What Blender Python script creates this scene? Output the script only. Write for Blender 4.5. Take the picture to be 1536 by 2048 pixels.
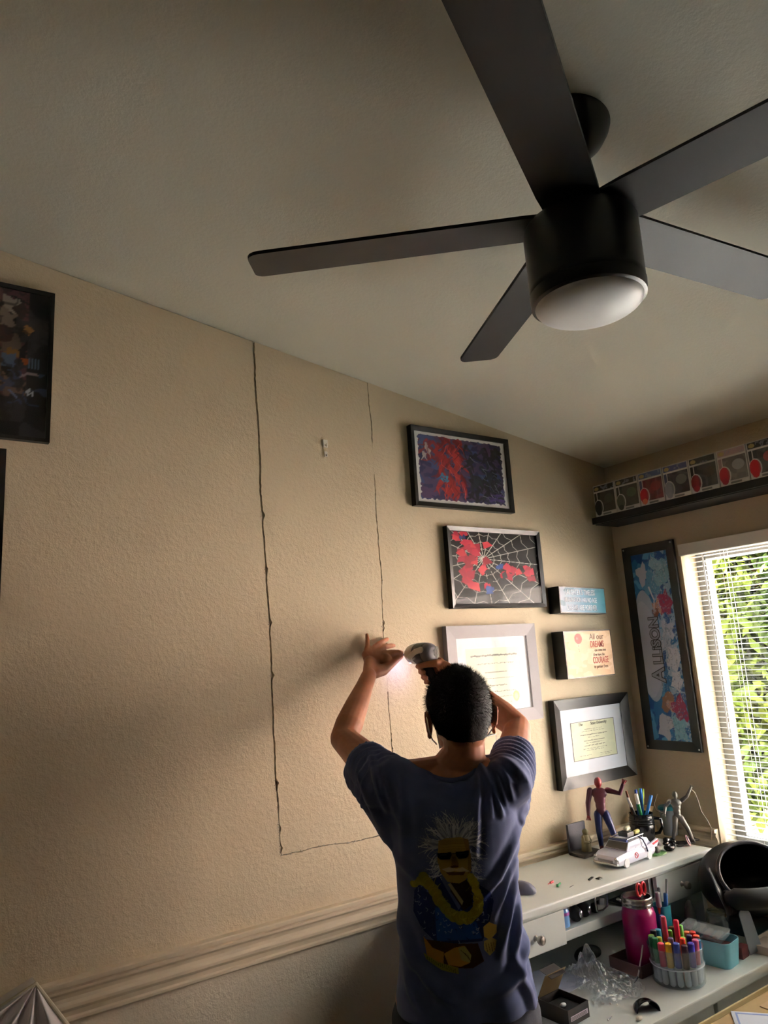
import bpy, bmesh, math, random
import numpy as np
from mathutils import Vector, Matrix, Quaternion
from mathutils.bvhtree import BVHTree

for _o in list(bpy.data.objects):
    bpy.data.objects.remove(_o)
random.seed(7)
rng = np.random.default_rng(11)
PI = math.pi
SC = bpy.context.scene
C = SC.collection

# ------------------------------------------------------------------ camera
cam_d = bpy.data.cameras.new('camera')
cam = bpy.data.objects.new('camera', cam_d)
C.objects.link(cam)
cam_d.sensor_fit = 'HORIZONTAL'
cam_d.sensor_width = 36.0
cam_d.lens = 36.0 * 1457.07 / 1536.0
cam_d.clip_start = 0.02
_r = Vector((0.828, -0.558, -0.061)).normalized()
_f = Vector((0.558, 0.806, 0.197)).normalized()
_r = (_r - _f * _r.dot(_f)).normalized()
_u = _r.cross(_f)
_m = Matrix((_r, _u, -_f)).transposed().to_4x4()
_m.translation = Vector((0, 0, 1.73))
cam.matrix_world = _m
SC.camera = cam

# ------------------------------------------------------------------ world, sun, exposure
world = bpy.data.worlds.new('sky')
SC.world = world
world.use_nodes = True
_bg = world.node_tree.nodes['Background']
_bg.inputs[0].default_value = (0.86, 0.94, 1.0, 1)
_bg.inputs[1].default_value = 9.0
sun_d = bpy.data.lights.new('sun', 'SUN')
sun_d.energy = 520.0
sun_d.angle = math.radians(2)
sun_d.color = (1.0, 0.98, 0.95)
sun = bpy.data.objects.new('sun', sun_d)
C.objects.link(sun)
sun.rotation_euler = Vector((0.42, -0.42, -0.80)).to_track_quat('-Z', 'Y').to_euler()
# sampling portal in the window opening: emits nothing, only guides sky light
port_d = bpy.data.lights.new('window_portal', 'AREA')
port_d.shape = 'RECTANGLE'
port_d.size = 1.30
port_d.size_y = 1.20
port_d.cycles.is_portal = True
port = bpy.data.objects.new('window_portal', port_d)
C.objects.link(port)
port.location = (2.84, 1.12, 1.51)
port.rotation_euler = (math.radians(90), 0, math.radians(90))
vs = SC.view_settings
SC.display_settings.display_device = 'sRGB'
vs.view_transform = 'Standard'
vs.look = 'None'
vs.gamma = 1.0
vs.use_curve_mapping = False
vs.exposure = 1.42
SC.cycles.max_bounces = 14
SC.cycles.diffuse_bounces = 8
SC.cycles.glossy_bounces = 4
SC.cycles.transparent_max_bounces = 24
SC.cycles.sample_clamp_indirect = 6.0
SC.cycles.caustics_reflective = False
SC.cycles.caustics_refractive = False

# ------------------------------------------------------------------ material helpers
def lin(c):
    out = []
    for v in c[:3]:
        v = v / 255.0
        out.append(v / 12.92 if v <= 0.04045 else ((v + 0.055) / 1.055) ** 2.4)
    return tuple(out)

def rgba(c):
    return (*lin(c), 1.0)

MATS = {}
def mat(name, col, rough=0.5, metal=0.0, var=0.06, vscale=30.0, bump=0.0, bscale=200.0, spec=0.5, coat=0.0, emit=None, estr=0.0, trans=0.0):
    """principled material with procedural colour variation and fine relief"""
    if name in MATS:
        return MATS[name]
    m = bpy.data.materials.new(name)
    m.use_nodes = True
    nt = m.node_tree
    b = nt.nodes['Principled BSDF']
    b.inputs['Roughness'].default_value = rough
    b.inputs['Metallic'].default_value = metal
    b.inputs['Specular IOR Level'].default_value = spec
    b.inputs['Coat Weight'].default_value = coat
    b.inputs['Transmission Weight'].default_value = trans
    tc = nt.nodes.new('ShaderNodeTexCoord')
    if var > 0:
        n = nt.nodes.new('ShaderNodeTexNoise')
        n.inputs['Scale'].default_value = vscale
        n.inputs['Detail'].default_value = 4
        nt.links.new(tc.outputs['Object'], n.inputs['Vector'])
        mx = nt.nodes.new('ShaderNodeMix')
        mx.data_type = 'RGBA'
        l = lin(col)
        mx.inputs[6].default_value = (*[max(0, x * (1 - var)) for x in l], 1)
        mx.inputs[7].default_value = (*[min(1, x * (1 + var)) for x in l], 1)
        nt.links.new(n.outputs['Fac'], mx.inputs[0])
        nt.links.new(mx.outputs[2], b.inputs['Base Color'])
    else:
        b.inputs['Base Color'].default_value = rgba(col)
    if bump > 0:
        n2 = nt.nodes.new('ShaderNodeTexNoise')
        n2.inputs['Scale'].default_value = bscale
        n2.inputs['Detail'].default_value = 3
        nt.links.new(tc.outputs['Object'], n2.inputs['Vector'])
        bp = nt.nodes.new('ShaderNodeBump')
        bp.inputs['Strength'].default_value = bump
        bp.inputs['Distance'].default_value = 0.002
        nt.links.new(n2.outputs['Fac'], bp.inputs['Height'])
        nt.links.new(bp.outputs['Normal'], b.inputs['Normal'])
    if emit is not None:
        b.inputs['Emission Color'].default_value = rgba(emit)
        b.inputs['Emission Strength'].default_value = estr
    MATS[name] = m
    return m

def print_mat(name='printed_ink', rough=0.45, spec=0.35):
    if name in MATS:
        return MATS[name]
    m = bpy.data.materials.new(name)
    m.use_nodes = True
    nt = m.node_tree
    b = nt.nodes['Principled BSDF']
    b.inputs['Roughness'].default_value = rough
    b.inputs['Specular IOR Level'].default_value = spec
    a = nt.nodes.new('ShaderNodeAttribute')
    a.attribute_name = 'ink'
    nt.links.new(a.outputs['Color'], b.inputs['Base Color'])
    MATS[name] = m
    return m

def glass_mat(name, tint=(255, 255, 255), ior=1.5, haze=0.0, rough=0.0):
    """thin clear sheet: transparent body, fresnel reflection, a little surface haze"""
    if name in MATS:
        return MATS[name]
    m = bpy.data.materials.new(name)
    m.use_nodes = True
    nt = m.node_tree
    nt.nodes.remove(nt.nodes['Principled BSDF'])
    out = nt.nodes['Material Output']
    t = nt.nodes.new('ShaderNodeBsdfTransparent')
    t.inputs[0].default_value = rgba(tint)
    g = nt.nodes.new('ShaderNodeBsdfGlossy')
    g.inputs['Roughness'].default_value = rough
    f = nt.nodes.new('ShaderNodeFresnel')
    ge = nt.nodes.new('ShaderNodeNewGeometry')      # same fresnel on both faces of the thin sheet
    mr = nt.nodes.new('ShaderNodeMapRange')
    mr.inputs['To Min'].default_value = ior
    mr.inputs['To Max'].default_value = 1.0 / ior
    nt.links.new(ge.outputs['Backfacing'], mr.inputs['Value'])
    nt.links.new(mr.outputs['Result'], f.inputs[0])
    mx = nt.nodes.new('ShaderNodeMixShader')
    nt.links.new(f.outputs[0], mx.inputs[0])
    src = t
    if haze > 0:
        d = nt.nodes.new('ShaderNodeBsdfDiffuse')
        d.inputs[0].default_value = (0.85, 0.87, 0.9, 1)
        m2 = nt.nodes.new('ShaderNodeMixShader')
        m2.inputs[0].default_value = haze
        nt.links.new(t.outputs[0], m2.inputs[1])
        nt.links.new(d.outputs[0], m2.inputs[2])
        src = m2
    nt.links.new(src.outputs[0], mx.inputs[1])
    nt.links.new(g.outputs[0], mx.inputs[2])
    nt.links.new(mx.outputs[0], out.inputs[0])
    MATS[name] = m
    return m

# ------------------------------------------------------------------ object helpers
def link(name, me, m=None, parent=None, loc=(0, 0, 0), rot=(0, 0, 0), smooth=False):
    o = bpy.data.objects.new(name, me)
    C.objects.link(o)
    if m is not None and not me.materials:
        me.materials.append(m)
    o.location = loc
    o.rotation_euler = rot
    if parent is not None:
        o.parent = parent
    if smooth:
        me.shade_smooth()
    return o

def tag(o, label, cat, group=None, kind=None):
    o['label'] = label
    o['category'] = cat
    if group:
        o['group'] = group
    if kind:
        o['kind'] = kind
    return o

def thing(name, label, cat, loc=(0, 0, 0), rz=0.0, group=None, rot=None):
    o = bpy.data.objects.new(name, None)
    o.empty_display_size = 0.05
    C.objects.link(o)
    o.location = loc
    o.rotation_euler = rot if rot else (0, 0, rz)
    tag(o, label, cat, group)
    return o

def struct(o):
    o['kind'] = 'structure'
    return o

class B:
    """collects shapes into one mesh"""
    def __init__(s):
        s.v = []; s.f = []
    def add(s, vs_, fs):
        k = len(s.v)
        s.v += [tuple(p) for p in vs_]
        s.f += [tuple(i + k for i in f) for f in fs]
        return s
    def box(s, x0, x1, y0, y1, z0, z1, bev=0.0, M=None):
        bm = bmesh.new()
        bmesh.ops.create_cube(bm, size=1)
        for v in bm.verts:
            v.co = Vector(((x0 + x1) / 2 + v.co.x * (x1 - x0), (y0 + y1) / 2 + v.co.y * (y1 - y0), (z0 + z1) / 2 + v.co.z * (z1 - z0)))
        if bev > 0:
            bmesh.ops.bevel(bm, geom=bm.edges[:], offset=bev, segments=2, affect='EDGES', profile=0.6)
        bm.verts.index_update()
        vv = [(M @ v.co if M else v.co.copy()) for v in bm.verts]
        s.add(vv, [[v.index for v in f.verts] for f in bm.faces])
        bm.free()
        return s
    def lathe(s, prof, n=32, M=None, sx=1.0, sy=1.0):
        vv = []; ff = []
        for r, z in prof:
            for k in range(n):
                a = 2 * PI * k / n
                p = Vector((r * math.cos(a) * sx, r * math.sin(a) * sy, z))
                vv.append(M @ p if M else p)
        m = len(prof)
        for i in range(m - 1):
            for k in range(n):
                k2 = (k + 1) % n
                ff.append((i * n + k, i * n + k2, (i + 1) * n + k2, (i + 1) * n + k))
        ff.append(tuple(reversed(range(n))))
        ff.append(tuple((m - 1) * n + k for k in range(n)))
        s.add(vv, ff)
        return s
    def tube(s, pts, radii, n=10, flat=1.0, ref=None, caps=True):
        pts = [Vector(p) for p in pts]
        if not hasattr(radii, '__len__'):
            radii = [radii] * len(pts)
        vv = []; ff = []
        prev = None
        rings = []
        seq = []
        for i, p in enumerate(pts):
            if i == 0: t = pts[1] - p
            elif i == len(pts) - 1: t = p - pts[i - 1]
            else: t = (pts[i + 1] - p).normalized() + (p - pts[i - 1]).normalized()
            seq.append((p, t.normalized(), radii[i]))
        if caps:
            p, t, r = seq[0]
            pre = [(p - t * r * math.cos(a), t, r * math.sin(a)) for a in (0.15, 0.5, 0.95)]
            p, t, r = seq[-1]
            post = [(p + t * r * math.cos(a), t, r * math.sin(a)) for a in (0.95, 0.5, 0.15)]
            seq = pre + seq + post
        for p, t, r in seq:
            if prev is None:
                a = Vector(ref) if ref is not None else (Vector((0, 0, 1)) if abs(t.z) < 0.9 else Vector((1, 0, 0)))
            else:
                a = prev
            a = (a - t * a.dot(t)).normalized()
            b = t.cross(a)
            prev = a
            for k in range(n):
                th = 2 * PI * k / n
                vv.append(p + a * (r * math.cos(th)) + b * (r * flat * math.sin(th)))
        m = len(seq)
        for i in range(m - 1):
            for k in range(n):
                k2 = (k + 1) % n
                ff.append((i * n + k, i * n + k2, (i + 1) * n + k2, (i + 1) * n + k))
        ff.append(tuple(reversed(range(n))))
        ff.append(tuple((m - 1) * n + k for k in range(n)))
        s.add(vv, ff)
        return s
    def ell(s, c, r, rot=None, n=20, m=14):
        c = Vector(c)
        vv = []; ff = []
        for i in range(1, m):
            ph = PI * i / m
            for k in range(n):
                th = 2 * PI * k / n
                p = Vector((r[0] * math.sin(ph) * math.cos(th), r[1] * math.sin(ph) * math.sin(th), r[2] * math.cos(ph)))
                if rot is not None: p = rot @ p
                vv.append(c + p)
        top = Vector((0, 0, r[2])); bot = Vector((0, 0, -r[2]))
        if rot is not None: top = rot @ top; bot = rot @ bot
        vv.append(c + top); vv.append(c + bot)
        nt_ = len(vv) - 2; nb = len(vv) - 1
        for i in range(m - 2):
            for k in range(n):
                k2 = (k + 1) % n
                ff.append((i * n + k, (i + 1) * n + k, (i + 1) * n + k2, i * n + k2))
        for k in range(n):
            k2 = (k + 1) % n
            ff.append((nt_, k, k2))
            ff.append((nb, (m - 2) * n + k2, (m - 2) * n + k))
        s.add(vv, ff)
        return s
    def prism(s, poly, y0, y1, M=None):
        """polygon in local x,z extruded along y"""
        n = len(poly)
        vv = [Vector((p[0], y0, p[1])) for p in poly] + [Vector((p[0], y1, p[1])) for p in poly]
        if M: vv = [M @ p for p in vv]
        ff = [tuple(range(n)), tuple(reversed(range(n, 2 * n)))]
        for i in range(n):
            j = (i + 1) % n
            ff.append((i, i + n, j + n, j))
        s.add(vv, ff)
        return s
    def mesh(s, name='m', fix=True):
        me = bpy.data.meshes.new(name)
        me.from_pydata(s.v, [], s.f)
        me.update()
        if fix:
            bm = bmesh.new(); bm.from_mesh(me)
            bmesh.ops.remove_doubles(bm, verts=bm.verts, dist=1e-6)
            bmesh.ops.recalc_face_normals(bm, faces=bm.faces)
            bm.to_mesh(me); bm.free()
        return me
    def obj(s, name, m, parent=None, smooth=False, loc=(0, 0, 0), rot=(0, 0, 0)):
        o = link(name, s.mesh(name), m, parent, loc, rot)
        if smooth:
            o.data.shade_smooth()
            try: o.data.set_sharp_from_angle(angle=math.radians(40))
            except Exception: pass
        return o

def evalmesh(o):
    dg = bpy.context.evaluated_depsgraph_get()
    dg.update()
    return bpy.data.meshes.new_from_object(o.evaluated_get(dg))

def remesh(b, voxel, smooth_it=4, lam=0.5):
    """fuse overlapping closed shapes into one continuous skin"""
    me = b.mesh('tmp')
    o = bpy.data.objects.new('tmp', me); C.objects.link(o)
    md = o.modifiers.new('r', 'REMESH'); md.mode = 'VOXEL'; md.voxel_size = voxel; md.use_smooth_shade = True
    out = evalmesh(o)
    bpy.data.objects.remove(o); bpy.data.meshes.remove(me)
    n = len(out.vertices)
    co = np.empty(n * 3, np.float32); out.vertices.foreach_get('co', co); co = co.reshape(-1, 3).astype(np.float64)
    ed = np.empty(len(out.edges) * 2, np.int32); out.edges.foreach_get('vertices', ed); ed = ed.reshape(-1, 2)
    deg = np.bincount(ed.ravel(), minlength=n).astype(float)
    for it in range(smooth_it):
        acc = np.stack([np.bincount(ed[:, 0], weights=co[ed[:, 1], k], minlength=n) + np.bincount(ed[:, 1], weights=co[ed[:, 0], k], minlength=n) for k in range(3)], 1)
        avg = acc / np.maximum(deg, 1)[:, None]
        l = lam if it % 2 == 0 else -lam * 0.9
        co = co + l * (avg - co)
    return out, co

def setco(me, co):
    me.vertices.foreach_set('co', np.asarray(co, np.float32).ravel())
    me.update()
    me.shade_smooth()

def textmesh(s, size=0.02, align='CENTER', offset=0.0, extrude=0.0004, shear=0.0):
    cu = bpy.data.curves.new('t', 'FONT')
    cu.body = s; cu.size = size; cu.align_x = align; cu.align_y = 'CENTER'
    cu.extrude = extrude; cu.offset = offset; cu.shear = shear
    cu.resolution_u = 3
    o = bpy.data.objects.new('t', cu); C.objects.link(o)
    me = evalmesh(o)
    bpy.data.objects.remove(o); bpy.data.curves.remove(cu)
    for v in me.vertices:          # lettering stands in the local x,z plane, facing -y
        v.co = Vector((v.co.x, -v.co.z, v.co.y))
    return me

def lettering(s, x, z, y, size, m, parent, align='CENTER', offset=0.0, rot=0.0, name='lettering', xs=1.0, shear=0.0):
    me = textmesh(s, size, align, offset, shear=shear)
    o = link(name, me, m, parent, (x, y, z), (0, rot, 0))
    o.scale = (xs, 1, 1)
    return o

# ------------------------------------------------------------------ painted prints (ink colours on a fine mesh)
class Cv:
    """canvas in its own units, origin top-left; becomes a flat mesh facing -y with ink colours"""
    def __init__(s, W, H, nx, bg):
        s.W, s.H = W, H
        s.nx = nx; s.ny = max(2, int(round(nx * H / W)))
        s.X, s.Y = np.meshgrid(np.linspace(0, W, s.nx), np.linspace(0, H, s.ny))
        s.rgb = np.empty((s.ny, s.nx, 3)); s.rgb[:] = lin(bg)
        s.a = np.zeros((s.ny, s.nx), bool)
        s.clip = None
    def put(s, mask, col, op=1.0):
        if s.clip is not None: mask = mask & s.clip
        c = np.array(lin(col))
        s.rgb[mask] = s.rgb[mask] * (1 - op) + c * op
        s.a |= mask
    def polym(s, pts):
        ins = np.zeros(s.X.shape, bool)
        n = len(pts)
        for i in range(n):
            x1, y1 = pts[i]; x2, y2 = pts[(i + 1) % n]
            if y1 == y2: continue
            c = ((y1 > s.Y) != (y2 > s.Y)) & (s.X < (x2 - x1) * (s.Y - y1) / (y2 - y1) + x1)
            ins ^= c
        return ins
    def poly(s, pts, col, op=1.0):
        s.put(s.polym(pts), col, op)
    def ellm(s, cx, cy, rx, ry, rot=0.0):
        c, d = math.cos(rot), math.sin(rot)
        u = (s.X - cx) * c + (s.Y - cy) * d; v = -(s.X - cx) * d + (s.Y - cy) * c
        return (u / rx) ** 2 + (v / ry) ** 2 <= 1
    def ell(s, cx, cy, rx, ry, col, rot=0.0, op=1.0):
        s.put(s.ellm(cx, cy, rx, ry, rot), col, op)
    def line(s, pts, w, col, op=1.0, w2=None):
        w2 = w if w2 is None else w2
        n = len(pts) - 1
        for i in range(n):
            x1, y1 = pts[i]; x2, y2 = pts[i + 1]
            dx, dy = x2 - x1, y2 - y1
            L2 = dx * dx + dy * dy + 1e-9
            t = np.clip(((s.X - x1) * dx + (s.Y - y1) * dy) / L2, 0, 1)
            d2 = (s.X - x1 - t * dx) ** 2 + (s.Y - y1 - t * dy) ** 2
            ww = w + (w2 - w) * ((i + t) / n)
            s.put(d2 <= (ww / 2) ** 2, col, op)
    def rect(s, x0, y0, x1, y1, col, op=1.0):
        s.put((s.X >= x0) & (s.X <= x1) & (s.Y >= y0) & (s.Y <= y1), col, op)
    def noise(s, k, seed):
        r = np.random.default_rng(seed)
        gx = max(2, int(k)); gy = max(2, int(k * s.H / s.W) + 1)
        g = r.random((gy + 2, gx + 2))
        u = s.X / s.W * gx; v = s.Y / s.H * gy
        i = np.clip(u.astype(int), 0, gx); j = np.clip(v.astype(int), 0, gy)
        fu = u - i; fv = v - j
        fu = fu * fu * (3 - 2 * fu); fv = fv * fv * (3 - 2 * fv)
        return (g[j, i] * (1 - fu) + g[j, i + 1] * fu) * (1 - fv) + (g[j + 1, i] * (1 - fu) + g[j + 1, i + 1] * fu) * fv
    def blobs(s, k, seed, lo, hi, col, op=1.0, region=None):
        n = (s.noise(k, seed) + 0.5 * s.noise(k * 2.3, seed + 1)) / 1.5
        m = (n > lo) & (n < hi)
        if region is not None: m &= region
        s.put(m, col, op)
    def mesh(s, w, h, name='print'):
        nx, ny = s.nx, s.ny
        co = np.stack([s.X / s.W * w - w / 2, np.zeros_like(s.X), h / 2 - s.Y / s.H * h], -1).reshape(-1, 3)
        idx = np.arange(nx * ny).reshape(ny, nx)
        q = np.stack([idx[1:, :-1], idx[1:, 1:], idx[:-1, 1:], idx[:-1, :-1]], -1).reshape(-1, 4)
        return gridmesh(name, co, q, s.rgb.reshape(-1, 3))

def gridmesh(name, co, q, rgb):
    me = bpy.data.meshes.new(name)
    me.vertices.add(len(co)); me.vertices.foreach_set('co', np.asarray(co, np.float32).ravel())
    me.loops.add(q.size); me.loops.foreach_set('vertex_index', q.ravel().astype(np.int32))
    me.polygons.add(len(q)); me.polygons.foreach_set('loop_start', np.arange(0, q.size, 4, dtype=np.int32))
    me.update(calc_edges=True)
    at = me.color_attributes.new('ink', 'FLOAT_COLOR', 'POINT')
    c4 = np.ones((len(co), 4), np.float32); c4[:, :3] = rgb
    at.data.foreach_set('color', c4.ravel())
    return me

# ================================================================== THE SETTING
D = 2.10           # back wall plane (Y)
WX = 2.70          # window wall plane (X)
XL_, YN_ = -1.7, -2.3
def zc(x):         # sloped ceiling height
    return 2.526 + 0.156 * (2.71 - x)

def wall_mat(name, col, bump=0.45):
    m = bpy.data.materials.new(name); m.use_nodes = True
    nt = m.node_tree; b = nt.nodes['Principled BSDF']
    b.inputs['Roughness'].default_value = 0.62
    b.inputs['Specular IOR Level'].default_value = 0.3
    tc = nt.nodes.new('ShaderNodeTexCoord')
    n = nt.nodes.new('ShaderNodeTexNoise'); n.inputs['Scale'].default_value = 2.2; n.inputs['Detail'].default_value = 3
    mx = nt.nodes.new('ShaderNodeMix'); mx.data_type = 'RGBA'
    l = lin(col)
    mx.inputs[6].default_value = (*[x * 0.965 for x in l], 1)
    mx.inputs[7].default_value = (*[x * 1.035 for x in l], 1)
    nt.links.new(tc.outputs['Object'], n.inputs['Vector']); nt.links.new(n.outputs['Fac'], mx.inputs[0]); nt.links.new(mx.outputs[2], b.inputs['Base Color'])
    # orange-peel drywall texture: two sizes of noise
    n1 = nt.nodes.new('ShaderNodeTexNoise'); n1.inputs['Scale'].default_value = 95; n1.inputs['Detail'].default_value = 2
    n2 = nt.nodes.new('ShaderNodeTexNoise'); n2.inputs['Scale'].default_value = 260; n2.inputs['Detail'].default_value = 2
    ad = nt.nodes.new('ShaderNodeMath'); ad.operation = 'MULTIPLY_ADD'; ad.inputs[1].default_value = 0.4
    nt.links.new(tc.outputs['Object'], n1.inputs['Vector']); nt.links.new(tc.outputs['Object'], n2.inputs['Vector'])
    nt.links.new(n2.outputs['Fac'], ad.inputs[0]); nt.links.new(n1.outputs['Fac'], ad.inputs[2])
    bp = nt.nodes.new('ShaderNodeBump'); bp.inputs['Strength'].default_value = bump; bp.inputs['Distance'].default_value = 0.004
    nt.links.new(ad.outputs[0], bp.inputs['Height']); nt.links.new(bp.outputs['Normal'], b.inputs['Normal'])
    return m

WALL = wall_mat('tan_wall_paint', (204, 188, 160))
WALL2 = wall_mat('pale_wall_paint', (216, 203, 181))
DIMW = wall_mat('fill_dimming_brown', (96, 90, 80))  # dark tone added to the unseen walls to cut fill light
CEIL = wall_mat('ceiling_paint', (230, 229, 216), 0.25)
TRIM = mat('trim_paint', (216, 200, 174), 0.4, var=0.03)
GYP = mat('gypsum', (205, 196, 180), 0.9, bump=0.4, bscale=400)
WHITEP = mat('white_vinyl', (232, 230, 224), 0.4, var=0.02)
BLACKF = mat('black_frame_paint', (20, 19, 19), 0.35, var=0.1)

# ---- back wall with the sawn drywall panel
def interp(tbl, z):
    zs = [p[1] for p in tbl]; xs = [p[0] for p in tbl]
    o = np.argsort(zs)
    return np.interp(z, np.array(zs)[o], np.array(xs)[o])
cutL = [(0.967, 2.80), (0.980, 2.204), (0.995, 1.870), (0.9985, 1.709), (1.003, 1.308), (1.008, 1.182)]
cutR = [(1.415, 2.73), (1.420, 2.469), (1.4186, 2.212), (1.425, 1.999), (1.422, 1.826), (1.425, 1.526), (1.428, 1.40), (1.43, 1.16)]
ZB = 1.186
NS = 220
tt = np.linspace(0, 1, NS)
zL = ZB + tt * (zc(0.98) - ZB); zR = ZB + tt * (zc(1.42) - ZB)
jl = np.cumsum(rng.normal(0, 0.0006, NS)); jl -= np.linspace(jl[0], jl[-1], NS)
jr = np.cumsum(rng.normal(0, 0.0007, NS)); jr -= np.linspace(jr[0], jr[-1], NS)
XLc = interp(cutL, zL) + jl; XRc = interp(cutR, zR) + jr
wL = 0.0021 + 0.0007 * np.abs(rng.normal(0, 1, NS)); wL[zL < 1.30] = 0.0012
wL += 0.0008 * np.clip((zL - 1.9) / 0.8, 0, 1)
wR = 0.0010 + 0.0008 * np.abs(rng.normal(0, 1, NS)); wR[(zR > 2.38) & (zR < 2.50)] = 0.0001; wR[(zR > 1.62) & (zR < 1.69)] = 0.0001
nL = wL.copy(); nR = wR.copy()
for zz, a in ((2.204, 0.006), (2.03, 0.006), (1.862, 0.008), (1.70, 0.008), (1.385, 0.007), (1.255, 0.006), (1.20, 0.006)):
    nL += a * np.exp(-((zL - zz) / 0.008) ** 2)
for zz, a in ((1.995, 0.004), (1.85, 0.008), (1.832, 0.006), (1.43, 0.006)):
    nR += a * np.exp(-((zR - zz) / 0.007) ** 2)

def strip(b, xa, za, xb, zb_, y=D):
    n = len(za)
    vv = [(xa[i], y, za[i]) for i in range(n)] + [(xb[i], y, zb_[i]) for i in range(n)]
    b.add(vv, [(i, n + i, n + i + 1, i + 1) for i in range(n - 1)])
def lip(b, x, z, y0=D, y1=D + 0.013):
    n = len(z)
    b.add([(x[i], y0, z[i]) for i in range(n)] + [(x[i], y1, z[i]) for i in range(n)], [(i, n + i, n + i + 1, i + 1) for i in range(n - 1)])
def fullz(x, lo):
    return lo + tt * (zc(x) - lo)
xbot = np.linspace(1.008, 1.43, 90)
zbot = 1.183 + (xbot - 1.008) * (-0.025) + np.cumsum(rng.normal(0, 0.0005, 90))
bw = B()
ones = np.ones(NS)
strip(bw, XL_ * ones, fullz(XL_, ZB), XLc - wL, zL)
strip(bw, XRc + nR, zR, (WX + 0.13) * ones, fullz(WX + 0.13, ZB))
# wall below the sawn panel
bw.add([(XL_, D, 0), (1.008, D, 0), (1.008, D, ZB), (XL_, D, ZB)], [(0, 1, 2, 3)])
bw.add([(1.43, D, 0), (WX + 0.13, D, 0), (WX + 0.13, D, ZB), (1.43, D, ZB)], [(0, 1, 2, 3)])
strip(bw, xbot, np.zeros(90), xbot, zbot - 0.0011)
lip(bw, XLc - wL, zL); lip(bw, XRc + nR, zR); lip(bw, xbot, zbot - 0.0011)
bw.box(XL_, WX + 0.13, D + 0.09, D + 0.10, 0, 3.3)
wb = struct(bw.obj('wall_back', WALL))
wb.data.materials.append(WALL2)
for p in wb.data.polygons:
    c = p.center
    if c.z < 0.95 and abs(p.normal.y) > 0.5 and c.y < D + 0.01 and max(wb.data.vertices[i].co.z for i in p.vertices) < 0.95:
        p.material_index = 1
# pale paint below the rail sits on its own thin face
b = B(); b.add([(XL_, D - 0.0012, 0), (WX, D - 0.0012, 0), (WX, D - 0.0012, 0.93), (XL_, D - 0.0012, 0.93), (XL_, D, 0.93), (WX, D, 0.93)], [(0, 1, 2, 3), (3, 2, 5, 4)])
b.obj('lower_wall_paint', WALL2, wb)
b = B()
strip(b, XLc + nL, zL, XRc - wR, zR)
lip(b, XLc + nL, zL); lip(b, XRc - wR, zR); lip(b, xbot, zbot + 0.0011)
zt0 = np.interp(xbot, [1.008, 1.43], [ZB, ZB])
strip(b, xbot, zbot + 0.0011, xbot, np.full(90, ZB + 1e-4), y=D)
pan = b.obj('drywall_panel', WALL, wb)
pan['label'] = 'sawn drywall panel with ragged cut edges'
# torn paper and gypsum burrs along the cuts
def burr(b, x, z, s):
    n = 5
    c = Vector((x, D, z))
    ring = [c + Vector((s * rng.uniform(0.5, 1.2) * math.cos(2 * PI * k / n), 0, s * rng.uniform(0.6, 1.6) * math.sin(2 * PI * k / n))) for k in range(n)]
    b.add(ring + [c + Vector((0, -s * rng.uniform(0.5, 1.1), 0))], [(k, (k + 1) % n, n) for k in range(n)])
b = B()
for k in range(80):
    i = rng.integers(0, 88); burr(b, xbot[i], zbot[i] + rng.normal(0, 0.0012), rng.uniform(0.0012, 0.0034))
for k in range(34):
    i = rng.integers(0, 26); burr(b, XLc[i] - wL[i] - 0.0015, zL[i], rng.uniform(0.0008, 0.002))
for zz in (2.204, 2.03, 1.862, 1.70, 1.385, 1.255, 1.20):
    for k in range(4):
        z = zz + rng.normal(0, 0.008); i = int(np.argmin(abs(zL - z))); burr(b, XLc[i] - wL[i] - 0.002, z, rng.uniform(0.0012, 0.003))
for k in range(26):
    i = rng.integers(30, 200); burr(b, XRc[i] + rng.normal(0, 0.0015), zR[i], rng.uniform(0.0008, 0.002))
for zz in (1.85, 1.832, 1.43, 1.995):
    for k in range(4):
        z = zz + rng.normal(0, 0.006); i = int(np.argmin(abs(zR - z))); burr(b, XRc[i] + rng.normal(0, 0.003), z, rng.uniform(0.0012, 0.003))
o = b.obj('torn_gypsum_edge', GYP, wb); o['kind'] = 'stuff'

# ---- window wall with its opening
OY0, OY1, OZ0, OZ1 = 0.47, 1.775, 0.93, 2.10
b = B()
b.box(WX, WX + 0.13, OY1, D + 0.1, 0, 2.6)
b.box(WX, WX + 0.13, YN_, OY0, 0, 2.6)
b.box(WX, WX + 0.13, OY0, OY1, 0, OZ0)
b.box(WX, WX + 0.13, OY0, OY1, OZ1, 2.6)
struct(b.obj('wall_right', WALL))
b = B(); b.box(XL_ - 0.1, XL_, YN_, D + 0.1, 0, 3.35); struct(b.obj('wall_left', DIMW))
b = B(); b.box(XL_, WX + 0.13, YN_ - 0.1, YN_, 0, 3.35); struct(b.obj('wall_front', DIMW))
b = B(); b.box(XL_ - 0.1, WX + 0.13, YN_ - 0.1, D + 0.1, -0.1, 0); struct(b.obj('floor', mat('oak_floor', (128, 110, 88), 0.5, bump=0.2, bscale=60, var=0.2, vscale=9)))
b = B()
x0, x1 = XL_ - 0.1, WX + 0.16
b.add([(x0, YN_ - 0.1, zc(x0)), (x1, YN_ - 0.1, zc(x1)), (x1, D + 0.1, zc(x1)), (x0, D + 0.1, zc(x0)),
       (x0, YN_ - 0.1, zc(x0) + 0.12), (x1, YN_ - 0.1, zc(x1) + 0.12), (x1, D + 0.1, zc(x1) + 0.12), (x0, D + 0.1, zc(x0) + 0.12)],
      [(0, 1, 2, 3), (7, 6, 5, 4), (0, 4, 5, 1), (1, 5, 6, 2), (2, 6, 7, 3), (3, 7, 4, 0)])
struct(b.obj('ceiling', CEIL))

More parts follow.
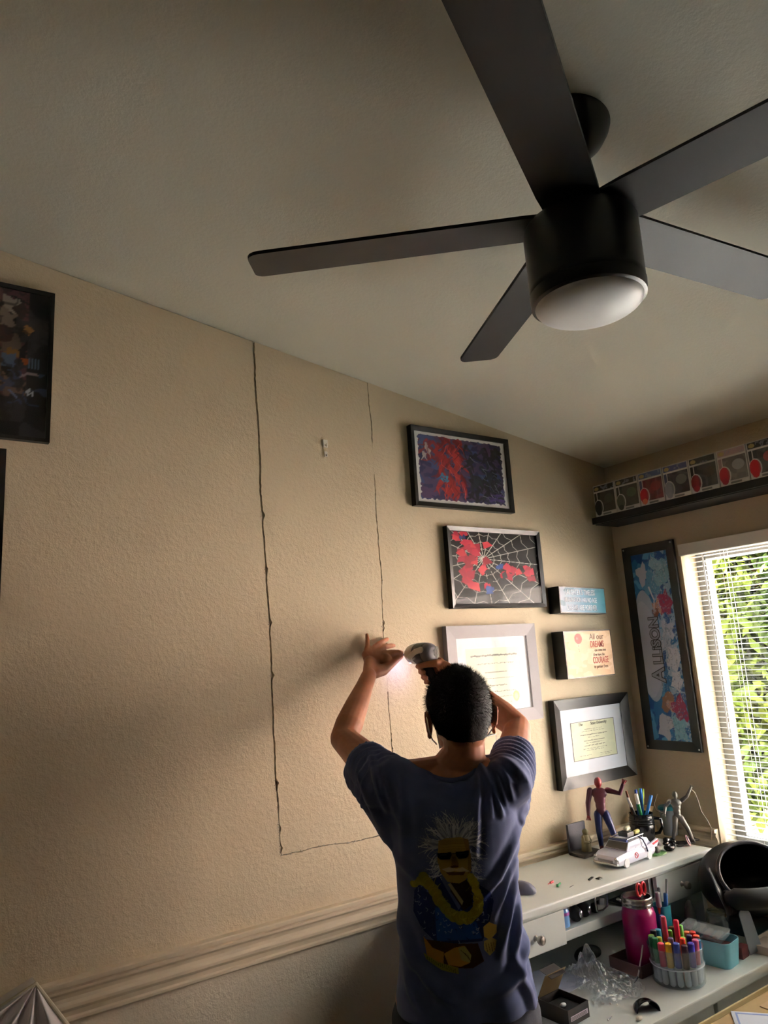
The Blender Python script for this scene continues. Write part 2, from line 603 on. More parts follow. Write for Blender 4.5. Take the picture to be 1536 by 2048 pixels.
# ---- chair rail: moulded profile swept along the walls (offset from wall, height)
prof = [(0.0, 0.915), (0.012, 0.915), (0.016, 0.919), (0.016, 0.925), (0.011, 0.929), (0.013, 0.940), (0.019, 0.948), (0.0195, 0.955),
        (0.014, 0.962), (0.0125, 0.970), (0.015, 0.979), (0.022, 0.986), (0.0225, 0.992), (0.018, 0.9955), (0.018, 0.998), (0.027, 1.001), (0.027, 1.009), (0.024, 1.012), (0.0, 1.012)]
def rail(name, p0, p1, nrm):
    b = B(); n = len(prof)
    vv = []
    for p in (p0, p1):
        for d, z in prof:
            vv.append((p[0] + nrm[0] * d, p[1] + nrm[1] * d, z))
    b.add(vv, [(i, i + 1, n + i + 1, n + i) for i in range(n - 1)] + [tuple(range(n)), tuple(range(n, 2 * n))])
    return struct(b.obj(name, TRIM))
rail('trim_1', (XL_, D), (WX, D), (0, -1))
rail('trim_2', (WX, D - 0.03), (WX, OY1 + 0.006), (-1, 0))
b = B(); b.box(XL_, WX, D - 0.014, D, 0, 0.09, 0.003); struct(b.obj('baseboard_back', TRIM))
b = B(); b.box(WX - 0.014, WX, YN_, D - 0.02, 0, 0.09, 0.003); struct(b.obj('baseboard_right', TRIM))

# ---- window
win = bpy.data.objects.new('window_1', None); C.objects.link(win); win.location = (WX + 0.1, (OY0 + OY1) / 2, OZ0); struct(win)
win['label'] = 'shade-grey vinyl framed window with two panes in the window wall'
FX0, FX1 = 0.0, 0.045
hy = (OY1 - OY0) / 2; hz = OZ1 - OZ0
SHADEF = mat('shaded_vinyl_frame', (112, 110, 106), 0.5, var=0.03)  # vinyl frame and mullion, their shade put into the grey colour
def wpart(n, *a, m=SHADEF):
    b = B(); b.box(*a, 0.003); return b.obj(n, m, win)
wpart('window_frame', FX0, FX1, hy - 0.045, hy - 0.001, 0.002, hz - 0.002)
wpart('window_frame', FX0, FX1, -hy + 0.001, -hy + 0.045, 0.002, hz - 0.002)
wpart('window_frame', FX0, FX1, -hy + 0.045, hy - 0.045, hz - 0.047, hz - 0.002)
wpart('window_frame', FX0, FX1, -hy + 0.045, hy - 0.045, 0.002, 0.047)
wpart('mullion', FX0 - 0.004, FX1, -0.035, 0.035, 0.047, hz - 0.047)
GLASS = glass_mat('clear_glass')
for y0, y1 in ((-hy + 0.045, -0.035), (0.035, hy - 0.045)):
    b = B(); b.box(0.02, 0.024, y0, y1, 0.047, hz - 0.047); b.obj('glass_pane', GLASS, win)
b = B(); b.box(-0.1, 0.0, -hy + 0.001, hy - 0.001, 0.0, 0.004); b.obj('window_sill', WHITEP, win)

# ---- mini blind
bl = thing('window_blind', 'white horizontal mini blind with open slats across the bright window', 'blind', (WX + 0.034, (OY0 + OY1) / 2, OZ0 + 0.01))
b = B(); b.box(-0.062, -0.036, -hy - 0.012, hy - 0.008, 2.066 - OZ0 - 0.01, 2.114 - OZ0 - 0.01, 0.004); b.obj('valance', WHITEP, bl)
b = B(); b.box(-0.02, 0.016, -hy + 0.004, hy - 0.004, 2.07 - OZ0 - 0.01, 2.096 - OZ0 - 0.01, 0.002); b.obj('head_rail', WHITEP, bl)
sl = B(); w = 0.0125
xs = np.linspace(-w, w, 5)
top = [(x, 0.0013 * (1 - (x / w) ** 2)) for x in xs]
sec = top + [(x, z - 0.0007) for x, z in reversed(top)]
n = len(sec)
L = hy - 0.012
sl.add([(x, -L, z) for x, z in sec] + [(x, L, z) for x, z in sec], [(i, (i + 1) % n, n + (i + 1) % n, n + i) for i in range(n)] + [tuple(range(n)), tuple(range(n, 2 * n))])
slme = sl.mesh('slat'); slme.shade_smooth()
try: slme.set_sharp_from_angle(angle=math.radians(40))
except Exception: pass
SLAT = mat('blind_slat', (212, 210, 204), 0.35, var=0.0)
slme.materials.append(SLAT)
z = 0.03
k = 0
while z < 2.066 - OZ0 - 0.012:
    o = link('slat', slme, None, bl, (0, 0, z), (0, math.radians(3 + random.uniform(-1.0, 1.0)), 0))
    z += 0.0198; k += 1
b = B(); b.box(-0.012, 0.012, -L, L, 0.002, 0.014, 0.003); b.obj('bottom_rail', WHITEP, bl)
for y in (hy - 0.16, hy - 0.175, -hy + 0.17, 0.0):
    b = B(); b.tube([(0.0135, y, 0.01), (0.0135, y, 1.13)], 0.0007, 6); b.obj('ladder_cord', WHITEP, bl)
    b = B(); b.tube([(-0.0135, y, 0.01), (-0.0135, y, 1.13)], 0.0007, 6); b.obj('ladder_cord', WHITEP, bl)
b = B(); b.tube([(-0.024, hy - 0.09, 1.12), (-0.026, hy - 0.092, 0.42)], 0.0035, 8); b.obj('tilt_wand', glass_mat('clear_wand', haze=0.5), bl)

# ================================================================== OUTSIDE
LEAF = bpy.data.materials.new('leaf'); LEAF.use_nodes = True
nt = LEAF.node_tree; pb = nt.nodes['Principled BSDF']; out = nt.nodes['Material Output']
pb.inputs['Roughness'].default_value = 0.85; pb.inputs['Specular IOR Level'].default_value = 0.08
oi = nt.nodes.new('ShaderNodeTexCoord'); nn = nt.nodes.new('ShaderNodeTexNoise'); nn.inputs['Scale'].default_value = 1.7; nn.inputs['Detail'].default_value = 5
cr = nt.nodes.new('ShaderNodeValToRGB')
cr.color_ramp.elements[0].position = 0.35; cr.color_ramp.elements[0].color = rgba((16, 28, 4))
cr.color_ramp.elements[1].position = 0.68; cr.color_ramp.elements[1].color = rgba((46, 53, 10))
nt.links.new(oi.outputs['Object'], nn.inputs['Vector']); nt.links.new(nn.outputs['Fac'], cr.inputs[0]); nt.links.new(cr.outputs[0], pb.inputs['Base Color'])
tr = nt.nodes.new('ShaderNodeBsdfTranslucent'); nt.links.new(cr.outputs[0], tr.inputs[0])
ms = nt.nodes.new('ShaderNodeMixShader'); ms.inputs[0].default_value = 0.4
nt.links.new(pb.outputs[0], ms.inputs[1]); nt.links.new(tr.outputs[0], ms.inputs[2]); nt.links.new(ms.outputs[0], out.inputs[0])
BARK = mat('bark', (96, 80, 64), 0.9, bump=1.0, bscale=40, var=0.3)

def tree(label, x, y, h, lumps, nleaf, seed, leaf=0.09):
    t = thing('garden_tree', label, 'tree', (x, y, 0), 0, 'trees outside the window')
    r = np.random.default_rng(seed)
    b = B()
    b.tube([(0, 0, -0.1), (0.05, 0.03, h * 0.35), (0.0, 0.1, h * 0.7)], [0.13, 0.1, 0.05], 10)
    for cx, cy, cz, rad in lumps:
        b.tube([(0.02, 0.05, h * 0.4), (cx * 0.6, cy * 0.6, (cz + h * 0.4) / 2), (cx, cy, cz)], [0.05, 0.035, 0.015], 6)
    b.obj('trunk', BARK, t, True)
    pts = []
    tot = sum(l[3] ** 2 for l in lumps)
    for cx, cy, cz, rad in lumps:
        k = int(nleaf * rad * rad / tot)
        d = r.normal(0, 1, (k, 3)); d /= np.linalg.norm(d, axis=1)[:, None]
        rr = rad * r.uniform(0.45, 1.0, k) ** 0.6
        pts.append(d * rr[:, None] * [1, 1, 0.85] + [cx, cy, cz])
    P = np.concatenate(pts); k = len(P)
    a = r.normal(0, 1, (k, 3)); a /= np.linalg.norm(a, axis=1)[:, None]
    c = np.cross(a, r.normal(0, 1, (k, 3))); c /= np.linalg.norm(c, axis=1)[:, None]
    s = leaf * r.uniform(0.6, 1.3, k)[:, None]
    V = np.stack([P - a * s, P + c * s * 0.42, P + a * s, P - c * s * 0.42], 1).reshape(-1, 3)
    me = bpy.data.meshes.new('foliage')
    me.vertices.add(len(V)); me.vertices.foreach_set('co', V.astype(np.float32).ravel())
    q = np.arange(4 * k, dtype=np.int32)
    me.loops.add(4 * k); me.loops.foreach_set('vertex_index', q)
    me.polygons.add(k); me.polygons.foreach_set('loop_start', np.arange(0, 4 * k, 4, dtype=np.int32))
    me.update(calc_edges=True)
    o = link('foliage', me, LEAF, t); o['kind'] = 'stuff'
    return t
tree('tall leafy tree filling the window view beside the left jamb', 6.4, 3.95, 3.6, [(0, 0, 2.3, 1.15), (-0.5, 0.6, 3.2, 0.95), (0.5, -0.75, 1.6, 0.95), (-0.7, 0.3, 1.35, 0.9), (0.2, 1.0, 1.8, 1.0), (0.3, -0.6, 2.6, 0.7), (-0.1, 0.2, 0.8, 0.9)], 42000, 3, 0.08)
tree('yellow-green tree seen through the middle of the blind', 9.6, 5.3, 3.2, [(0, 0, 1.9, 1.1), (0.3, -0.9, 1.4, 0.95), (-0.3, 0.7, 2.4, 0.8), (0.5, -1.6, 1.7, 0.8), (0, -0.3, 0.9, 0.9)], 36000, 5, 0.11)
b = B(); b.box(WX + 0.13, 40, -30, 30, -0.3, -0.25); tag(b.obj('garden_ground', mat('pale_paving', (216, 211, 202), 0.95, var=0.25, vscale=1.5)), 'pale paving outside the window', 'ground')
bpy.data.objects['garden_ground']['kind'] = 'structure'
nh = thing('neighbour_house', 'sunlit pinkish clapboard house across the yard', 'house', (8.2, -2.6, -0.25))
SID = mat('pink_clapboard', (224, 204, 192), 0.8, var=0.05)
for k in range(25):
    b = B(); zz = k * 0.15
    b.add([(0, -5, zz), (0, 4.3, zz), (0.02, 4.3, zz + 0.152), (0.02, -5, zz + 0.152), (0.06, -5, zz), (0.06, 4.3, zz), (0.06, 4.3, zz + 0.152), (0.06, -5, zz + 0.152)],
          [(0, 1, 2, 3), (4, 7, 6, 5), (0, 4, 5, 1), (3, 2, 6, 7), (0, 3, 7, 4), (1, 5, 6, 2)])
    b.obj('clapboard', SID, nh)
b = B(); b.box(0.06, 4, -5, 4.3, 0, 3.74); b.obj('house_body', SID, nh)
b = B(); b.prism([(-0.25, 3.73), (4.3, 3.73), (2.0, 4.7)], -5.2, 4.5); b.obj('roof', mat('grey_shingle', (110, 104, 100), 0.9), nh)

# ================================================================== CEILING FAN
FANB = mat('fan_black', (14, 14, 15), 0.35, var=0.05)
FANBL = mat('fan_blade_black', (22, 22, 24), 0.45, var=0.08, vscale=8, spec=0.3)
fx, fy = 1.10, 0.843
fan = thing('ceiling_fan', 'black five-blade ceiling fan with frosted white light', 'ceiling fan', (fx, fy, 2.36))
zt = zc(fx) - 2.36
tilt = Matrix.Rotation(math.atan(0.156), 4, 'Y')
b = B(); b.lathe([(0.0001, -0.088), (0.030, -0.088), (0.036, -0.082), (0.052, -0.062), (0.074, -0.035), (0.084, -0.012), (0.086, -0.001), (0.0001, -0.001)], 48, Matrix.Translation((0, 0, zt)) @ tilt)
b.obj('canopy', FANB, fan, True)
b = B(); b.lathe([(0.0001, 0.17), (0.0135, 0.17), (0.0135, zt - 0.06), (0.0001, zt - 0.06)], 20); b.obj('downrod', FANB, fan, True)
b = B(); b.lathe([(0.0001, 0.052), (0.106, 0.052), (0.1095, 0.056), (0.1105, 0.062), (0.1115, 0.180), (0.108, 0.190), (0.098, 0.195), (0.034, 0.199), (0.030, 0.228), (0.020, 0.235), (0.0001, 0.235)], 64); b.obj('motor_housing', FANB, fan, True)
b = B(); b.lathe([(0.0001, 0.024), (0.104, 0.024), (0.1095, 0.027), (0.1105, 0.034), (0.1115, 0.050), (0.0001, 0.0505)], 64); b.obj('light_ring', FANB, fan, True)
DOME = mat('frosted_glass_dome', (242, 246, 250), 0.35, var=0.0, spec=0.4)
b = B(); R_ = 0.1035
b.lathe([(0.0001, -0.006)] + [(R_ * math.sin(a), 0.026 - 0.032 * math.cos(a)) for a in np.linspace(0.08, PI / 2, 14)] + [(0.0001, 0.027)], 64); b.obj('light_dome', DOME, fan, True)
def blade_mesh():
    b = B()
    r0, r1 = 0.066, 0.682
    w0, w1 = 0.055, 0.060
    pl = [(r0, -w0), (r0 + 0.05, -w0 - 0.003)]
    rc = 0.018
    pl += [(r1 - rc + rc * math.sin(a), -w1 + rc - rc * math.cos(a)) for a in np.linspace(0, PI / 2, 5)]
    rc = 0.030
    pl += [(r1 - rc + rc * math.cos(a) - 0.008, w1 - rc + rc * math.sin(a)) for a in np.linspace(0, PI / 2, 5)]
    pl += [(r0 + 0.05, w0 + 0.003), (r0, w0)]
    n = len(pl)
    vv = [(x, y, 0.0035) for x, y in pl] + [(x, y, -0.0035) for x, y in pl]
    b.add(vv, [tuple(range(n)), tuple(reversed(range(n, 2 * n)))] + [(i, i + n, (i + 1) % n + n, (i + 1) % n) for i in range(n)])
    return b.mesh('blade')
bm_ = blade_mesh(); bm_.materials.append(FANBL)
br = B(); br.box(0.085, 0.17, -0.03, 0.03, 0.003, 0.008, 0.002)
brm = br.mesh('blade_bracket'); brm.materials.append(FANB)
for k in range(5):
    a = math.radians(-5.8 + 72 * k)
    o = link('blade', bm_, None, fan, (0, 0, 0.2000))
    o.rotation_euler = (Matrix.Rotation(a, 3, 'Z') @ Matrix.Rotation(math.radians(-9), 3, 'X')).to_euler()
    link('blade_bracket', brm, None, o)

# ================================================================== PICTURE HELPERS
INK = print_mat()
MATB = mat('mat_board', (226, 230, 240), 0.8, var=0.01)
PGLASS = glass_mat('picture_glass', ior=1.16)
def patch(cv, x, y, r, c, seed):
    g_ = np.random.default_rng(seed); n_ = 14
    rr_ = r * (1 + 0.28 * np.sin(np.arange(n_) * g_.uniform(0.7, 2.2) + g_.uniform(0, 6)) + g_.normal(0, 0.08, n_))
    cv.poly([(x + rr_[k] * math.cos(2 * PI * k / n_), y + 1.15 * rr_[k] * math.sin(2 * PI * k / n_)) for k in range(n_)], c)
def framed(name, label, x0, x1, z0, z1, m, border, depth, cv=None, cat='picture', matw=0.0, roll=0.0, glass=True, wall='back', group=None, bevel_in=0.004, off=0.0):
    w, h = x1 - x0, z1 - z0
    if wall == 'back':
        t = thing(name, label, cat, ((x0 + x1) / 2, D - 0.001 - off, (z0 + z1) / 2), 0, group, rot=(0, roll, 0))
    else:   # right wall: x0,x1 given as Y from left to right (descending)
        w = abs(w)
        t = thing(name, label, cat, (WX - 0.001 - off, (x0 + x1) / 2, (z0 + z1) / 2), 0, group, rot=(0, roll, -PI / 2))
    bo = border
    for sx, L_, rot in ((0, w, 0), (1, h, PI / 2), (2, w, PI), (3, h, -PI / 2)):
        half = L_ / 2
        dist = (h if sx in (0, 2) else w) / 2
        b = B()
        # mitred rail along the bottom, rotated to its side
        y0, y1, y2 = -depth, 0.0, -depth + bevel_in
        vv = [(-half, y1, -dist), (half, y1, -dist), (half, y0, -dist), (-half, y0, -dist),
              (-half + bo, y1, -dist + bo), (half - bo, y1, -dist + bo), (half - bo, y2, -dist + bo), (-half + bo, y2, -dist + bo)]
        b.add(vv, [(0, 1, 2, 3), (3, 2, 6, 7), (7, 6, 5, 4), (4, 5, 1, 0), (0, 3, 7, 4), (1, 5, 6, 2)])
        b.obj('frame_rail', m, t, rot=(0, -rot, 0))
    iw, ih = w - 2 * bo, h - 2 * bo
    b = B(); b.box(-iw / 2, iw / 2, -depth * 0.5, -0.0005, -ih / 2, ih / 2); b.obj('backing_board', BLACKF, t)
    yp = -depth * 0.5 - 0.0008
    if matw > 0:
        b = B(); b.box(-iw / 2, iw / 2, yp - 0.0002, yp + 0.0004, -ih / 2, ih / 2); b.obj('mat_board', MATB, t)
        yp -= 0.0012
    if cv is not None:
        pw, ph = iw - 2 * matw, ih - 2 * matw
        link('print', cv.mesh(pw, ph), INK, t, (0, yp, 0))
    if glass:
        b = B(); b.box(-iw / 2, iw / 2, -depth + bevel_in + 0.0005, -depth + bevel_in + 0.002, -ih / 2, ih / 2); b.obj('glass_pane', PGLASS, t)
    return t, yp

# ---- upper painting: red, purple and black brushwork with a torn white border (abstract stand-in)
cv = Cv(640, 570, 230, (236, 234, 232))
edge = 16 + 12 * (cv.noise(40, 1) - 0.5) * 2
core = (cv.X > 18 + edge * 0.6) & (cv.X < 622 - edge * 0.6) & (cv.Y > 14 + edge * 0.6) & (cv.Y < 556 - edge)
cv.clip = core
cv.rect(0, 0, 640, 570, (84, 72, 104))
cv.blobs(5, 20, 0.52, 1.0, (70, 86, 130)); cv.blobs(6, 24, 0.0, 0.36, (92, 70, 108)); cv.blobs(14, 28, 0.62, 1, (52, 48, 88))
g1 = np.random.default_rng(31)
def strokes(n_, x0, x1, y0, y1, cols, w_, ln_, a0, a1):
    for k in range(n_):
        x, y, a = g1.uniform(x0, x1), g1.uniform(y0, y1), g1.uniform(a0, a1)
        l_ = ln_ * g1.uniform(0.5, 1.2); bx = g1.uniform(-0.5, 0.5)
        cv.line([(x, y), (x + l_ * 0.5 * math.cos(a), y + l_ * 0.5 * math.sin(a)), (x + l_ * math.cos(a + bx), y + l_ * math.sin(a + bx))], w_ * g1.uniform(0.5, 1.2), cols[k % len(cols)], 0.9, 2)
strokes(70, 160, 330, 20, 480, ((150, 40, 42), (168, 48, 44), (116, 26, 32)), 34, 110, 0.8, 2.2)
strokes(22, 20, 150, 40, 210, ((146, 40, 42), (120, 32, 40)), 24, 80, 0.5, 2.4)
strokes(8, 60, 110, 90, 190, ((206, 198, 192), (180, 168, 164)), 20, 60, 1.2, 1.9)
strokes(80, 350, 600, 60, 500, ((28, 30, 34), (20, 22, 26), (44, 48, 56)), 34, 110, 0.6, 2.4)
strokes(16, 380, 590, 120, 500, ((150, 158, 166), (110, 122, 134)), 6, 70, 0.2, 1.4)
strokes(30, 170, 340, 60, 500, ((206, 84, 74), (96, 18, 26)), 7, 80, 0.8, 2.2)
strokes(8, 165, 220, 320, 390, ((58, 158, 190), (50, 130, 170)), 16, 40, 1.0, 2.4)
strokes(10, 480, 610, 450, 540, ((92, 74, 130), (76, 62, 112)), 26, 70, -0.4, 0.6)
cv.clip = None
framed('framed_painting', 'black framed red, purple and black painting with ragged white border, highest on the wall', 1.580, 2.077, 2.272, 2.581, BLACKF, 0.017, 0.026, cv)

# ---- second picture: black with a white web of lines and red and blue shapes
cv = Cv(600, 520, 230, (22, 20, 20))
cx, cy = 215, 195
for k in range(18):
    a = 2 * PI * k / 18 + 0.08
    cv.line([(cx, cy), (cx + 700 * math.cos(a), cy + 700 * math.sin(a))], 4.5, (214, 208, 202))
for j, rr in enumerate((75, 125, 180, 250, 330, 410)):
    pts = [(cx + rr * (0.94 if k % 2 else 1.02) * math.cos(2 * PI * k / 36 + 0.08), cy + rr * (0.94 if k % 2 else 1.02) * math.sin(2 * PI * k / 36 + 0.08)) for k in range(37)]
    cv.line(pts, 4, (190, 184, 178))
g2 = np.random.default_rng(77)
def shards(n_, x0, x1, y0, y1, sz, cols):
    for k in range(n_):
        x, y, a = g2.uniform(x0, x1), g2.uniform(y0, y1), g2.uniform(0, PI)
        p_ = [(x + sz * g2.uniform(0.5, 1.1) * math.cos(a + q_), y + sz * g2.uniform(0.5, 1.1) * math.sin(a + q_)) for q_ in (0, 1.5, 2.6, 4.2)]
        cv.poly(p_, cols[k % len(cols)])
RC = ((186, 28, 60), (168, 24, 56), (196, 44, 60), (150, 18, 46))
shards(26, 70, 250, 60, 420, 44, RC); shards(14, 330, 570, 250, 340, 40, RC); shards(7, 20, 110, 10, 70, 34, RC)
shards(5, 220, 360, 280, 370, 34, ((38, 36, 40), (52, 50, 54))); shards(4, 190, 260, 400, 500, 30, ((60, 84, 160), (46, 70, 140))); shards(2, 300, 350, 235, 260, 26, ((46, 82, 160),)); shards(2, 50, 100, 40, 80, 22, ((34, 48, 110),))
framed('framed_web_picture', 'black framed picture of white web lines with red and blue shapes', 1.716, 2.204, 1.894, 2.203, BLACKF, 0.017, 0.026, cv)

# ---- grey framed certificate (cream paper, gold seal) under strong window reflection
def certificate(W, H, nx, paper, mat_c=None):
    cv = Cv(W, H, nx, paper)
    cv.blobs(6, 3, 0.5, 1.0, tuple(int(c * 0.98) for c in paper))
    return cv
cv = certificate(560, 420, 170, (226, 230, 234))
cv.rect(70, 60, 500, 400, (222, 224, 196))
INKD = mat('dark_ink', (58, 56, 52), 0.7, var=0)
def scribble(cv, x0, x1, y, w, col, seed, amp=4.0, op=0.8):
    r = np.random.default_rng(seed); x = x0
    while x < x1:
        L = r.uniform(8, 26)
        cv.line([(x, y + r.uniform(-amp, amp) * 0.4), (min(x + L, x1), y + r.uniform(-amp, amp) * 0.4)], w, col, op)
        x += L + r.uniform(3, 8)
for y, a, b_, wd in ((150, 150, 440, 4), (200, 210, 380, 6), (235, 160, 430, 4), (275, 220, 370, 6), (310, 150, 440, 4), (340, 170, 420, 4), (375, 110, 240, 3), (375, 290, 400, 3)):
    scribble(cv, a, b_, y, wd, (120, 120, 104), int(y))
for y in (104,): scribble(cv, 110, 470, y, 9, (84, 82, 74), 5, 5)
cv.ell(440, 345, 26, 30, (214, 168, 96)); cv.ell(440, 345, 15, 18, (228, 196, 136))
GREYF = mat('grey_wood_frame', (136, 130, 134), 0.5, var=0.05)
framed('framed_certificate', 'grey framed certificate with gold seal above the man\'s right arm', 1.676, 2.124, 1.468, 1.831, GREYF, 0.046, 0.024, cv, cat='certificate')

# ---- black framed diploma with pale mat
cv = certificate(300, 232, 150, (214, 216, 184))
for x0, y0, x1, y1 in ((0, 0, 300, 2.4), (0, 229.6, 300, 232), (0, 0, 2.4, 232), (297.6, 0, 300, 232)): cv.rect(x0, y0, x1, y1, (30, 30, 30))
for y, a, b_, wd in ((50, 90, 210, 2.5), (62, 70, 230, 2.5), (84, 60, 240, 5), (100, 110, 190, 2.5), (120, 80, 220, 4.5), (134, 90, 210, 2.5), (150, 80, 220, 4.5), (168, 70, 230, 2.5), (178, 90, 210, 2.5), (206, 40, 120, 2.5), (206, 180, 260, 2.5), (216, 180, 250, 2)):
    scribble(cv, a, b_, y, wd, (84, 84, 66), int(y) + 1, 3)
dip, yp = framed('framed_diploma', 'wide black framed diploma with pale blue mat above the desk figures', 2.180, 2.630, 1.193, 1.528, BLACKF, 0.042, 0.030, cv, cat='diploma', matw=0.052, bevel_in=0.012)
lettering('The           State University', 0, 0.062, yp - 0.0006, 0.017, INKD, dip, xs=0.9)

# ---- two deep box signs
def boxsign(name, label, x0, x1, z0, z1, depth, cv, roll=0.0):
    w, h = x1 - x0, z1 - z0
    t = thing(name, label, 'sign', ((x0 + x1) / 2, D - 0.001, (z0 + z1) / 2), 0, rot=(0, roll, 0))
    b = B(); b.box(-w / 2, w / 2, -depth, 0, -h / 2, h / 2, 0.001); b.obj('box_body', BLACKF, t)
    link('print', cv.mesh(w - 0.008, h - 0.008), INK, t, (0, -depth - 0.0006, 0))
    return t, -depth - 0.001
cv = Cv(310, 185, 120, (120, 150, 170))
g = np.clip(cv.X / 310, 0, 1)[..., None]
ca, cb, cc = np.array(lin((176, 186, 200))), np.array(lin((98, 140, 168))), np.array(lin((18, 112, 128)))
cv.rgb[:] = np.where(g < 0.5, ca + (cb - ca) * g * 2, cb + (cc - cb) * (g - 0.5) * 2)
cv.blobs(5, 8, 0.62, 1.0, (14, 96, 116), 0.5)
t, y = boxsign('quote_sign', 'teal box sign with pale capital lettering, highest small sign', 2.243, 2.521, 1.862, 1.970, 0.060, cv, roll=0.03)
PALE = mat('pale_ink', (226, 230, 238), 0.6, var=0)
TEALI = mat('dark_teal_ink', (24, 84, 104), 0.6, var=0)
lettering('LAUGHTER IS TIMELESS', -0.014, 0.031, y, 0.031, PALE, t, xs=0.56, offset=0.0004)
lettering('IMAGINATION HAS NO AGE', -0.014, 0.0, y, 0.028, PALE, t, xs=0.545, offset=0.0004)
lettering('DREAMS ARE FOREVER', -0.010, -0.032, y, 0.031, PALE, t, xs=0.57, offset=0.0004)
cv = Cv(310, 330, 120, (222, 186, 152))
cv.blobs(8, 5, 0.55, 1, (228, 194, 164)); cv.blobs(5, 15, 0.0, 0.38, (214, 174, 138))
cv.ell(88, 52, 25, 38, (204, 66, 62)); cv.line([(88, 90), (84, 120), (90, 150)], 2, (120, 80, 70))
cv.ell(80, 50, 6, 9, (226, 130, 120))
t, y = boxsign('quote_sign', 'peach box sign with red balloon and hand lettering', 2.238, 2.524, 1.606, 1.793, 0.064, cv)
REDI = mat('red_ink', (158, 60, 44), 0.6, var=0.1)
BRI = mat('brown_ink', (90, 62, 46), 0.6, var=0.1)
lettering('All our', 0.050, 0.066, y, 0.034, BRI, t, xs=0.9, shear=0.1)
lettering('DREAMS', 0.050, 0.035, y, 0.036, REDI, t, xs=0.62, offset=0.0005)
lettering('can come true', 0.066, 0.012, y, 0.016, BRI, t, xs=0.75)
lettering('if we have the', 0.056, -0.006, y, 0.016, BRI, t, xs=0.75)
lettering('COURAGE', 0.062, -0.029, y, 0.036, REDI, t, xs=0.56, offset=0.0005)
lettering('to pursue them', 0.060, -0.054, y, 0.019, BRI, t, xs=0.72)

# ---- tall name poster on the window wall
cv = Cv(300, 1000, 120, (40, 110, 170))
cv.blobs(4, 50, 0.5, 1.0, (30, 84, 150)); cv.blobs(5, 55, 0.0, 0.36, (80, 150, 200))
cv.put(cv.ellm(60, 500, 105, 300), (170, 182, 204)); cv.put(cv.ellm(40, 520, 90, 260), (186, 194, 212))
cv.blobs(9, 70, 0.5, 0.75, (160, 190, 214), 0.8, cv.X > 165)
for q, (x, y, r, c) in enumerate(((80, 110, 50, (180, 188, 206)), (150, 170, 60, (90, 150, 190)), (240, 120, 60, (132, 178, 200)), (200, 70, 40, (150, 190, 206)), (235, 285, 56, (150, 36, 78)), (165, 300, 34, (186, 140, 120)), (150, 330, 26, (130, 84, 62)), (225, 430, 48, (176, 190, 210)), (200, 500, 40, (160, 180, 204)), (240, 580, 52, (186, 198, 216)), (245, 690, 44, (190, 200, 216)), (150, 800, 46, (150, 108, 84)), (170, 820, 28, (196, 152, 130)), (240, 840, 60, (150, 36, 80)), (110, 930, 56, (190, 192, 204)), (220, 940, 54, (130, 184, 204)))):
    patch(cv, x, y, r, c, q)
cv.blobs(16, 170, 0.62, 0.7, (70, 100, 140), 0.55, cv.X > 120); cv.blobs(22, 171, 0.3, 0.36, (214, 222, 232), 0.5, cv.X > 140)
cv.put(cv.ellm(60, 520, 88, 240) & (cv.X < 150), (182, 190, 210))
cv.line([(120, 190), (150, 260), (135, 330)], 14, (206, 210, 220), 1, 5)
np_, y = framed('name_poster', 'tall black bordered blue name poster beside the window', 2.05, 1.795, 1.292, 2.143, mat('poster_black', (24, 23, 22), 0.45, var=0.08), 0.038, 0.014, cv, cat='poster', wall='right', glass=False, bevel_in=0.004)
BLK = mat('black_ink', (22, 24, 30), 0.5, var=0)
GRI = mat('grey_ink', (150, 158, 178), 0.5, var=0)
for m_, off, yy in ((BLK, 0.0046, y - 0.0004), (GRI, 0.0012, y - 0.0014)):
    lettering('A', -0.022, -0.124, yy, 0.085, m_, np_, offset=off, rot=-PI / 2)
    lettering('LLiSON', -0.016, 0.018, yy, 0.062, m_, np_, offset=off * 0.85, rot=-PI / 2, xs=0.98)
PINM = mat('steel_pin', (190, 190, 190), 0.3, metal=1.0)
for px, pz in ((-0.118, 0.415), (0.118, 0.415), (-0.118, -0.415), (0.118, -0.415)):
    b = B(); b.lathe([(0.0001, 0), (0.004, 0.0005), (0.003, 0.003), (0.0001, 0.004)], 12, Matrix.Translation((px, -0.014, pz)) @ Matrix.Rotation(PI / 2, 4, 'X')); b.obj('pin', PINM, np_)

# ---- two dark posters at the left
cv = Cv(600, 445, 150, (34, 33, 34))
cv.blobs(5, 90, 0.5, 0.75, (60, 56, 60)); 
reg = (cv.X > 300) & (cv.X < 545) & (cv.Y < 330)
cv.blobs(7, 91, 0.45, 0.62, (120, 96, 84), 0.9, reg); cv.blobs(9, 95, 0.55, 0.75, (96, 62, 66), 0.9, reg); cv.blobs(11, 97, 0.3, 0.4, (40, 36, 38), 1, reg)
for q, (x, y, rx_, c) in enumerate(((500, 50, 26, (150, 140, 128)), (485, 95, 28, (126, 112, 102)), (545, 120, 13, (140, 100, 56)), (500, 165, 28, (104, 88, 78)), (470, 140, 30, (66, 46, 46)), (525, 60, 20, (60, 44, 44)), (505, 200, 17, (130, 96, 54)), (500, 222, 20, (84, 100, 124)), (542, 216, 9, (156, 78, 36)))):
    patch(cv, x, y, rx_, c, q + 40)
cv.blobs(18, 197, 0.58, 0.7, (44, 40, 42), 0.7, (cv.X > 430))
for x in (552, 560, 568, 576): cv.line([(x, 205), (x, 235)], 3, (90, 108, 128))
cv.line([(528, 268), (550, 252), (575, 254)], 6, (150, 130, 130)); cv.line([(505, 310), (525, 330)], 6, (110, 120, 150))
